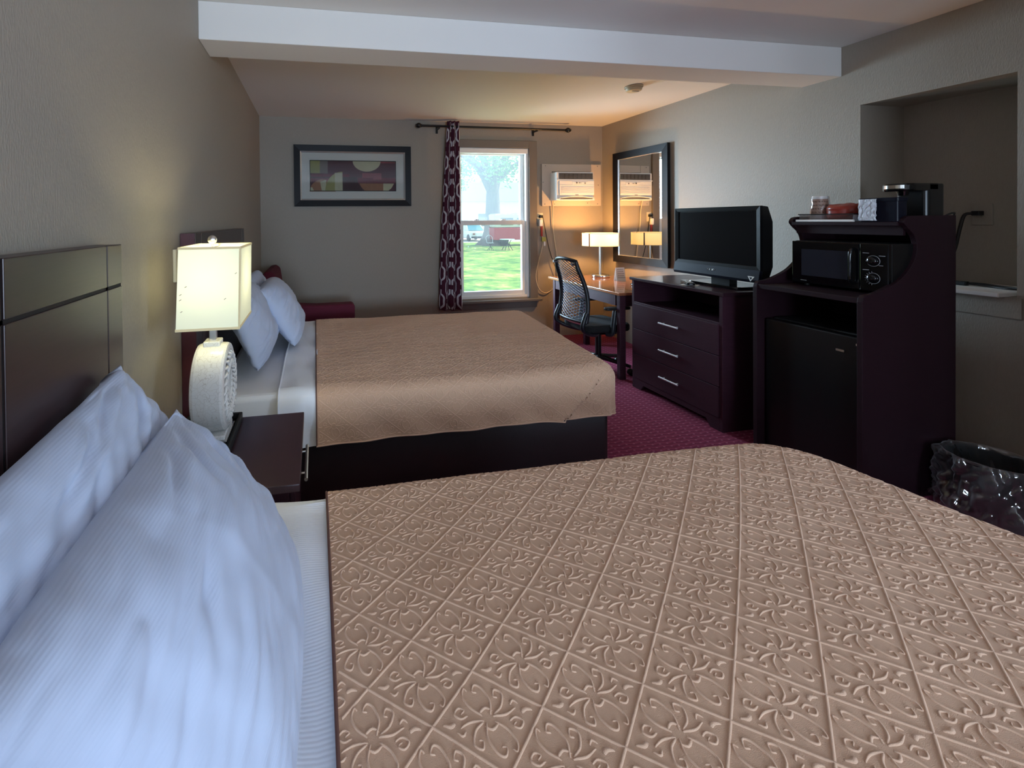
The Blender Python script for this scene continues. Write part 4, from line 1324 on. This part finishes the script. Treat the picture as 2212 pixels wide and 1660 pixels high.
def crumple(x0, x1, y0, y1, z0, z1, seed, amp):
    mb = MB()
    cx, cy, cz = (x0 + x1) / 2, (y0 + y1) / 2, (z0 + z1) / 2
    def P(a, b):
        th, ph = 2 * PI * a, PI * b
        sx = math.copysign(abs(math.sin(ph) * math.cos(th)) ** 0.5, math.cos(th))
        sy = math.copysign(abs(math.sin(ph) * math.sin(th)) ** 0.5, math.sin(th))
        szz = -math.copysign(abs(math.cos(ph)) ** 0.5, math.cos(ph))
        v = Vector((cx + sx * (x1 - x0) / 2, cy + sy * (y1 - y0) / 2, cz + szz * (z1 - z0) / 2))
        k = noise.noise(v * 38 + Vector((seed, 0, 0))) * amp
        if v.z - k < z0:
            k = v.z - z0
        return v - Vector((k, k * 0.5, k))
    mb.grid(P, 36, 20)
    return mb
wrap = MB().grid(lambda a, b: cupsurf(2 * PI * a, 0.002 + 0.138 * b, 0.003 + 0.004 * noise.noise(Vector((8 * math.cos(2 * PI * a), 8 * math.sin(2 * PI * a), b * 9)))), 40, 14)
wrap.build('plastic_wrap', M['clear_plastic'], cg)
cf = crumple(3.345, 3.45, 1.85, 2.00, TZ + 0.004, TZ + 0.095, 4, 0.014)
tag(cf.build('coffee_packet', M['red_foil'], loc=(3.40, 1.925, TZ)), 'red foil packet on the clear tray beside the cup', 'packet')
ib = thing('amenity_box', 'dark navy box on the cabinet top before the coffee maker', 'box', (3.335, 1.73, TZ))
MB().prism(rrect(3.30, 3.362, 1.650, 1.802, 0.010), 2, TZ, TZ + 0.118).build('body', M['navy_plastic'], ib, bevel=0.004)
MB().prism(rrect(3.296, 3.3645, 1.646, 1.806, 0.012), 2, TZ + 0.100, TZ + 0.119).build('rim', M['navy_plastic'], ib, bevel=0.002)
wp = MB()
def wrapP(a, b):
    y, z = 1.727 + 0.072 * a, TZ + 0.006 + 0.108 * b
    k = abs(noise.noise(Vector((a * 5, b * 4 + a * 3, 2.0)))) * 0.014 + abs(noise.noise(Vector((a * 11, b * 9, 5.0)))) * 0.005
    return Vector((3.2945 - k, y, z))
wp.grid(wrapP, 26, 26)
tag(wp.build('wrapped_packet', M['foil'], loc=(3.29, 1.763, TZ), solid=0.0012), 'white plastic wrapped packet leaning on the dark navy box', 'packet')
cup2 = MB().box(3.302, 3.325, 1.655, 1.681, TZ, TZ + 0.022)
tag(cup2.build('creamer_pod', M['blue_grey'], loc=(3.31, 1.668, TZ), bevel=0.003), 'small blue grey pod at the cabinet top corner', 'pod')

km = thing('coffee_maker', 'black single cup coffee maker on the cabinet top', 'coffee maker', (3.48, 1.72, TZ))
ky0, ky1 = 1.655, 1.775
MB().prism(rrect(3.49, 3.61, ky0, ky1, 0.02), 2, TZ, TZ + 0.186).build('body', M['black'], km, bevel=0.006)
MB().prism(rrect(3.372, 3.61, ky0, ky1, 0.05, 8), 2, TZ + 0.150, TZ + 0.188).build('brew_head', M['black_gloss'], km, bevel=0.008)
MB().prism(rrect(3.380, 3.50, ky0 + 0.01, ky1 - 0.01, 0.045, 8), 2, TZ, TZ + 0.018).build('drip_tray', M['black_gloss'], km, bevel=0.004)
hd = MB().prism(rrect(3.366, 3.44, ky0 + 0.012, ky1 - 0.012, 0.04, 8), 2, TZ + 0.163, TZ + 0.180).build('front_handle', M['chrome'], km, bevel=0.004)
MB().lathe([(0.018, TZ + 0.130), (0.022, TZ + 0.150)], (3.44, 1.715, 0), n=16).build('nozzle', M['black_gloss'], km)
MB().tube(catmull([(3.612, 1.67, TZ + 0.02), (3.645, 1.650, TZ + 0.040), (3.672, 1.665, TZ + 0.012), (3.66, 1.72, TZ - 0.20)], 6), 0.004, 8).build('power_cord', M['cord_black'], km)

# niche: outlet, plug and cord
no = thing('wall_outlet', 'brown wall outlet on the niche back wall', 'outlet', (AX, 1.86, 1.36))
MB().box(AX - 0.006, AX, 1.815, 1.895, 1.30, 1.42).build('plate', M['wall'], no, bevel=0.002)
nc = thing('appliance_cord', 'black plug and cord hanging in the niche behind cabinet', 'cord', (4.20, 1.87, 1.20))
MB().box(AX - 0.045, AX - 0.006, 1.845, 1.878, 1.353, 1.38).build('plug', M['black'], nc, bevel=0.004)
MB().tube(catmull([(AX - 0.04, 1.875, 1.367), (AX - 0.05, 1.90, 1.355), (AX - 0.055, 1.915, 1.28), (AX - 0.06, 1.935, 1.15), (AX - 0.07, 1.97, 1.05), (AX - 0.10, 2.0, AZ0 + 0.03)], 6), 0.008, 8).build('cord', M['cord_black'], nc)
ec = thing('extension_cord', 'black extension plug lying on the white niche ledge', 'cord', (4.05, 1.75, AZ0 + 0.022))
ez = AZ0 + 0.034
MB().box(4.02, 4.05, 1.80, 1.86, AZ0 + 0.023, AZ0 + 0.045).build('plug', M['black'], ec, bevel=0.005)
MB().tube(catmull([(4.035, 1.80, ez), (4.05, 1.72, ez - 0.006), (4.03, 1.65, ez - 0.006), (4.06, 1.59, ez - 0.006)], 6), 0.005, 8).tube(catmull([(4.06, 1.84, ez), (4.09, 1.78, ez), (4.10, 1.70, ez - 0.006), (4.07, 1.60, ez - 0.006)], 6), 0.005, 8).build('cord', M['cord_black'], ec)
MB().box(4.025, 4.030, 1.86, 1.88, AZ0 + 0.03, AZ0 + 0.034).box(4.040, 4.045, 1.86, 1.88, AZ0 + 0.03, AZ0 + 0.034).build('prong', M['steel'], ec)

# ------------------------------------------------------------------ waste bin
wbn = thing('waste_bin', 'black waste bin lined with a clear bag beside the cabinet', 'bin', (3.50, 1.45, 0))
BC = (3.50, 1.45)
MB().lathe([(0, 0.003), (0.105, 0.003), (0.112, 0.006), (0.138, 0.262), (0.142, 0.268), (0.136, 0.268), (0.110, 0.012), (0, 0.012)], (BC[0], BC[1], 0), n=36).build('bin', M['black'], wbn)
def bag(a, b):
    th = 2 * PI * a
    ct, stt = math.cos(th), math.sin(th)
    if b < 0.25:
        z = 0.10 + 0.17 * b / 0.25
        r = 0.118 + 0.014 * b / 0.25
    elif b < 0.35:
        q = (b - 0.25) / 0.10
        z = 0.27 + 0.012 * math.sin(PI * q)
        r = 0.132 + 0.016 * q
    else:
        q = (b - 0.35) / 0.65
        z = 0.268 - 0.235 * q
        r = 0.148 + 0.02 * q
    n1 = noise.noise(Vector((ct * 3.2, stt * 3.2, b * 3.0)))
    n2 = noise.noise(Vector((ct * 8 + b * 3, stt * 8, b * 7 + 4)))
    n3 = abs(noise.noise(Vector((ct * 6 + b * 9, stt * 6 - b * 7, 9.0))))
    r += (0.018 * n1 + 0.012 * n2 + 0.022 * n3) * (1 if b > 0.33 else 0.25) + (0.030 * max(0, n1) * (b - 0.35) if b > 0.35 else 0)
    z += 0.012 * n2 if b > 0.33 else 0
    return Vector((BC[0] + r * ct, BC[1] + r * stt, max(0.006, z)))
MB().grid(bag, 140, 56).build('bin_liner', M['bag'], wbn)

# ------------------------------------------------------------------ smoke detector
sd = thing('smoke_detector', 'aged white smoke detector on the ceiling', 'smoke detector', (3.15, 3.23, RH))
MB().lathe([(0.0, 0), (0.070, 0), (0.070, -0.010), (0.066, -0.014)], (3.15, 3.23, RH), n=32).build('base', M['detector'], sd)
MB().lathe([(0.063, -0.010), (0.060, -0.034), (0.050, -0.042), (0.0, -0.044)], (3.15, 3.23, RH), n=32).build('cover', M['detector'], sd)
MB().box(3.12, 3.18, 3.205, 3.215, RH - 0.046, RH - 0.0425).build('vent', M['grey_ink'], sd)

# ------------------------------------------------------------------ armchair in the far left corner
am = thing('armchair', 'burgundy upholstered armchair in the far corner behind the bed', 'armchair', (0.5, 4.27, 0))
MB().prism(rrect(0.13, 0.88, 4.07, 4.60, 0.05), 2, 0.14, 0.46).build('seat', M['burgundy'], am, bevel=0.03, segs=3)
for ya, yb in ((3.93, 4.07),):
    pts = [(0.15, 0.14), (0.89, 0.14), (0.895, 0.605), (0.87, 0.618), (0.55, 0.615), (0.36, 0.63), (0.15, 0.70)]
    MB().prism(pts, 1, ya, yb).build('arm', M['burgundy'], am, bevel=0.02, segs=3)
MB().prism([(0.04, 0.14), (0.22, 0.14), (0.25, 0.55), (0.20, 0.90), (0.16, 0.925), (0.10, 0.92), (0.04, 0.55)], 1, 3.95, 4.60).build('backrest', M['burgundy'], am, bevel=0.03, segs=3)
for x in (0.18, 0.80):
    for y in (3.97, 4.53):
        MB().box(x, x + 0.045, y, y + 0.045, 0, 0.14).build('leg', M['wood'], am)

# ------------------------------------------------------------------ office chair at the desk
oc = thing('office_chair', 'black office chair with grey mesh back at the desk', 'chair', (3.06, 3.585, 0), math.radians(1))
# local: +x faces the desk
base = MB()
for k in range(5):
    a = 2 * PI * k / 5 + 0.3
    base.tube([(0.03 * math.cos(a), 0.03 * math.sin(a), 0.11), (0.27 * math.cos(a), 0.27 * math.sin(a), 0.075)], [0.024, 0.014], 8)
base.build('star_base', M['black'], oc, local=True)
for k in range(5):
    a = 2 * PI * k / 5 + 0.3
    c = Vector((0.27 * math.cos(a), 0.27 * math.sin(a), 0.029))
    MB().lathe([(0, -0.02), (0.028, -0.018), (0.029, 0), (0.028, 0.018), (0, 0.02)], c, axis=1, n=16).build('caster', M['black'], oc, local=True)
MB().tube([(0, 0, 0.09), (0, 0, 0.36)], 0.026, 14).build('gas_column', M['black'], oc, local=True)
MB().prism(rrect(-0.24, 0.20, -0.205, 0.205, 0.08, 8), 2, 0.375, 0.44).build('seat', M['seat'], oc, local=True, bevel=0.02, segs=3)
MB().prism(rrect(-0.13, 0.13, -0.10, 0.10, 0.03), 2, 0.33, 0.372).build('seat_mechanism', M['black'], oc, local=True, bevel=0.006)
def back(a, b):
    """a across -1..1, b up 0..1"""
    z = 0.47 + 0.52 * b
    hw = 0.205 - 0.055 * b ** 1.6
    x = -0.255 - 0.055 * b ** 2 + 0.055 * math.sin(PI * min(1, b * 1.15)) * 0.6 - 0.035 * (1 - a * a)
    return Vector((x, hw * a, z + 0.02 * (1 - a * a) * b))
mesh = MB()
N = 36
for i in range(N):
    for sg, wd in ((1, 0.019), (-1, 0.007)):
        pts = []
        for k in range(25):
            t = k / 24
            a = -1 + 2 * t
            b = (i - 8) / (N - 16) + sg * 0.30 * (t - 0.5)
            if 0.0 <= b <= 1.0:
                pts.append((a, b))
        if len(pts) > 2:
            vs = []
            for a, b in pts:
                vs += [back(a, max(0, b - wd * 0.5)), back(a, min(1, b + wd * 0.5))]
            mesh.add(vs, [(2 * k, 2 * k + 2, 2 * k + 3, 2 * k + 1) for k in range(len(pts) - 1)], True)
mesh.build('mesh_back', M['mesh_blue'], oc, local=True, solid=0.003)
fr = MB()
for sg in (-1, 1):
    fr.tube([back(sg, k / 16) + Vector((-0.008, 0, 0)) for k in range(17)], [0.019] * 15 + [0.017, 0.015], 10)
fr.tube([back(-1 + 2 * k / 14, 1.0) + Vector((-0.004, 0, 0)) for k in range(15)], 0.016, 10)
fr.tube([back(-1 + 2 * k / 14, 0.0) + Vector((-0.004, 0, 0)) for k in range(15)], 0.013, 10)
bf = fr.build('back_frame', M['arm_plastic'], oc, local=True)
for sg in (-1, 1):
    p = back(sg * 0.92, 0.95)
    MB().tube([p + Vector((0.0, 0, 0)), p + Vector((-0.045, 0, 0.004))], 0.013, 12).build('knob', M['chrome'], bf, local=True)
sp = MB()
for sg in (-1, 1):
    sp.tube(catmull([back(sg, 0.16) + Vector((-0.018, 0, 0)), back(sg, 0.0) + Vector((-0.04, 0, -0.03)), (-0.25, sg * 0.19, 0.385), (-0.13, sg * 0.13, 0.345), (-0.03, sg * 0.05, 0.345)], 6), 0.020, 10)
sp.build('back_support', M['arm_plastic'], oc, local=True)
MB().tube([(-0.258, -0.16, 0.455), (-0.275, 0, 0.452), (-0.258, 0.16, 0.455)], 0.016, 10).build('lumbar_bar', M['steel'], oc, local=True)
for sg in (-1, 1):
    a = MB().tube(catmull([(-0.05, sg * 0.18, 0.36), (-0.03, sg * 0.222, 0.37), (-0.02, sg * 0.228, 0.45), (0.0, sg * 0.225, 0.57)], 6), [0.020] * 18 + [0.018], 10)
    a.build('arm_post', M['arm_plastic'], oc, local=True)
    MB().prism(rrect(-0.10, 0.14, sg * 0.225 - 0.03, sg * 0.225 + 0.03, 0.028, 6), 2, 0.575, 0.600).build('arm_pad', M['black_matte'], oc, local=True, bevel=0.008)

# ------------------------------------------------------------------ outdoors, seen through the far window
GZ = -0.5
def lawn_mat():
    m = mat('lawn_grass', S(120, 160, 70), 0.9, bump=1.0, bscale=6)
    nt = m.node_tree
    b = nt.nodes['Principled BSDF']
    tc = nt.nodes.new('ShaderNodeTexCoord')
    n = nt.nodes.new('ShaderNodeTexNoise')
    n.inputs['Scale'].default_value = 0.9
    n.inputs['Detail'].default_value = 12
    n.inputs['Roughness'].default_value = 0.75
    r = nt.nodes.new('ShaderNodeValToRGB')
    e = r.color_ramp.elements
    e[0].position, e[0].color = 0.38, S(70, 130, 56)
    e[1].position, e[1].color = 0.62, S(222, 204, 120)
    q = e.new(0.5)
    q.color = S(140, 178, 74)
    nt.links.new(tc.outputs['Object'], n.inputs['Vector'])
    nt.links.new(n.outputs[0], r.inputs[0])
    nt.links.new(r.outputs[0], b.inputs['Base Color'])
    return m
struct('lawn', MB().box(-20, 40, RD + 0.2, 34, GZ - 0.2, GZ), lawn_mat())
struct('pavement', MB().box(-20, 60, 34, 70, GZ - 0.25, GZ - 0.02), mat('pale_asphalt', S(206, 200, 188), 0.9, var=0.05, vscale=2))
bark = mat('tree_bark', S(120, 108, 100), 0.95, var=0.3, vscale=6, stretch=(1, 1, 0.2), bump=1.0, bscale=14)
leaf = mat('tree_leaves', S(128, 168, 104), 0.8, var=0.25, vscale=2)
def tree(label, c, r, hgt, cr, nl, seed):
    rnd = random.Random(seed)
    t = thing('tree', label, 'tree', (c[0], c[1], GZ))
    tr = MB()
    n, m = 40, 14
    def P(a, b):
        th = 2 * PI * a
        fl = 1 + 0.9 * math.exp(-b * 9)
        rr = r * fl * (1 - 0.35 * b) * (1 + 0.10 * math.sin(th * 5 + 1) * (0.4 + fl - 1) + 0.05 * noise.noise(Vector((math.cos(th) * 3, math.sin(th) * 3, b * 8))))
        return Vector((c[0] + rr * math.cos(th), c[1] + rr * math.sin(th), GZ + hgt * b))
    tr.grid(P, n, m)
    top = Vector((c[0], c[1], GZ + hgt * 0.95))
    for k in range(9):
        a = 2 * PI * k / 9 + rnd.random()
        d = Vector((math.cos(a) * cr * 0.6, math.sin(a) * cr * 0.6, rnd.uniform(0.5, 1.0) * cr * 0.7))
        tr.tube(catmull([top - Vector((0, 0, rnd.random() * hgt * 0.3)), top + d * 0.35 + Vector((0, 0, 0.3)), top + d], 5), [r * 0.5 * (1 - 0.8 * q / 10) for q in range(11)], 8)
    tr.build('trunk', bark, t)
    fo = MB()
    clus = []
    for k in range(46):
        a, e = rnd.random() * 2 * PI, rnd.uniform(-0.35, 1.0)
        q = cr * rnd.uniform(0.45, 1.0)
        clus.append((top + Vector((math.cos(a) * q * math.cos(e), math.sin(a) * q * math.cos(e), math.sin(e) * q * 0.8 + cr * 0.25)), cr * rnd.uniform(0.14, 0.28)))
    for k in range(nl):
        cc, q = clus[k % len(clus)]
        v = Vector((rnd.gauss(0, 1), rnd.gauss(0, 1), rnd.gauss(0, 1))).normalized() * q * rnd.random() ** 0.4
        p = cc + v
        s1 = rnd.uniform(0.08, 0.17)
        d1 = Vector((rnd.gauss(0, 1), rnd.gauss(0, 1), rnd.gauss(0, 0.5))).normalized()
        d2 = d1.cross(Vector((rnd.gauss(0, 1), rnd.gauss(0, 1), rnd.gauss(0, 1)))).normalized()
        fo.add([p - d1 * s1, p + d2 * s1 * 0.5, p + d1 * s1, p - d2 * s1 * 0.5], [(0, 1, 2, 3)])
    fo.build('foliage', leaf, t)
tree('big shade tree with thick trunk out on the lawn', (13.2, 30.0), 0.62, 4.6, 6.5, 9000, 5)
tree('leafy tree far behind the white house outside', (26.0, 68.0), 0.4, 4.0, 6.0, 5000, 9)

def wheel(mb, c, r, w):
    mb.lathe([(0, -w / 2), (r * 0.9, -w / 2), (r, -w / 3), (r, w / 3), (r * 0.9, w / 2), (0, w / 2)], c, axis=1, n=20)
# parked white car
car = thing('parked_car', 'white car parked beyond the lawn left of the tree', 'car', (14.4, 37.5, GZ))
cw = mat('white_car_paint', S(225, 232, 232), 0.3, coat=0.5)
MB().prism([(35.6, GZ + 0.25), (39.6, GZ + 0.25), (39.65, GZ + 0.85), (38.2, GZ + 0.92), (36.8, GZ + 0.90), (35.55, GZ + 0.78)], 0, 13.55, 15.3).build('body', cw, car, bevel=0.08)
MB().prism([(36.6, GZ + 0.88), (39.2, GZ + 0.88), (38.7, GZ + 1.42), (37.4, GZ + 1.42)], 0, 13.68, 15.17).build('cabin', cw, car, bevel=0.06)
MB().add([(13.75, 36.57, GZ + 0.92), (15.10, 36.57, GZ + 0.92), (15.0, 37.33, GZ + 1.38), (13.85, 37.33, GZ + 1.38)], [(0, 1, 2, 3)]).build('windshield', mat('teal_windshield', S(90, 150, 160), 0.1), car, solid=0.01)
MB().box(13.6, 15.25, 35.50, 35.60, GZ + 0.27, GZ + 0.42).build('bumper', M['black_matte'], car, bevel=0.03)
for x in (13.7, 15.0):
    MB().box(x, x + 0.22, 35.52, 35.60, GZ + 0.56, GZ + 0.70).build('headlight', M['chrome'], car)
for x in (13.58, 15.27):
    for y in (36.2, 39.0):
        mb = MB()
        mb.lathe([(0, -0.09), (0.28, -0.09), (0.3, -0.05), (0.3, 0.05), (0.28, 0.09), (0, 0.09)], (x, y, GZ + 0.29), axis=0, n=20)
        mb.build('wheel', M['black_matte'], car)
# red and white van
van = thing('parked_van', 'red and white van parked right of the tree outside', 'van', (14.6, 29.5, GZ))
MB().box(12.7, 16.6, 28.6, 30.4, GZ + 0.42, GZ + 1.28).build('lower_body', mat('red_paint', S(196, 60, 70), 0.4), van, bevel=0.06)
MB().box(12.75, 16.5, 28.65, 30.35, GZ + 1.28, GZ + 2.25).build('upper_body', mat('white_paint', S(232, 232, 230), 0.4), van, bevel=0.1)
for x in (13.4, 15.8):
    mb = MB()
    wheel(mb, (x, 28.72, GZ + 0.36), 0.36, 0.22)
    mb.build('wheel', M['black_matte'], van)
    mb = MB()
    wheel(mb, (x, 30.28, GZ + 0.36), 0.36, 0.22)
    mb.build('wheel', M['black_matte'], van)
for x in (13.2, 14.4):
    MB().box(x, x + 0.9, 28.62, 28.66, GZ + 1.45, GZ + 1.95).build('side_window', M['grey_ink'], van)
# garden table and chair
iron = mat('white_iron', S(190, 196, 196), 0.5)
tb = thing('garden_table', 'pale metal garden table standing on the lawn', 'table', (11.85, 24.7, GZ))
MB().lathe([(0, 0.64), (0.43, 0.64), (0.44, 0.66), (0.43, 0.68), (0, 0.68)], (11.85, 24.7, GZ), n=32).build('table_top', mat('white_enamel', S(238, 238, 236), 0.4), tb)
for k in range(4):
    a = PI / 4 + PI / 2 * k
    d = Vector((math.cos(a), math.sin(a), 0))
    c = Vector((11.85, 24.7, GZ))
    MB().tube(catmull([c + d * 0.25 + Vector((0, 0, 0.65)), c + d * 0.14 + Vector((0, 0, 0.38)), c + d * 0.34 + Vector((0, 0, 0.0))], 6), 0.02, 8).build('leg', M['black_matte'], tb)
gc = thing('garden_chair', 'small metal garden chair by the big tree trunk', 'chair', (11.0, 25.2, GZ))
MB().lathe([(0, 0.42), (0.21, 0.42), (0.22, 0.44), (0, 0.45)], (11.0, 25.2, GZ), n=24).build('seat', iron, gc)
c = Vector((11.0, 25.2, GZ))
for k in range(4):
    a = PI / 4 + PI / 2 * k
    d = Vector((math.cos(a), math.sin(a), 0))
    MB().tube([c + d * 0.12 + Vector((0, 0, 0.43)), c - d * 0.02 + Vector((0, 0, 0.24)), c + d * 0.2], 0.014, 8).build('leg', M['black_matte'], gc)
MB().tube(catmull([c + Vector((-0.18, 0.1, 0.43)), c + Vector((-0.2, 0.2, 0.75)), c + Vector((0, 0.24, 0.90)), c + Vector((0.2, 0.2, 0.75)), c + Vector((0.18, 0.1, 0.43))], 6), 0.016, 8).build('backrest', iron, gc)
# house across the road
hs = thing('house', 'white house across the road outside the window', 'house', (22, 52, GZ))
MB().box(12, 34, 48, 56, GZ - 0.02, 3.4).build('wall', mat('white_siding', S(238, 236, 230), 0.8), hs)
MB().prism([(47.4, 3.4), (56.6, 3.4), (52, 6.0)], 0, 11.6, 34.4).build('roof', mat('grey_roof', S(150, 150, 156), 0.9), hs)
for x in (15.5, 19.0, 23.0):
    MB().box(x, x + 1.1, 47.95, 48.0, 0.6, 2.0).build('house_window', M['grey_ink'], hs)
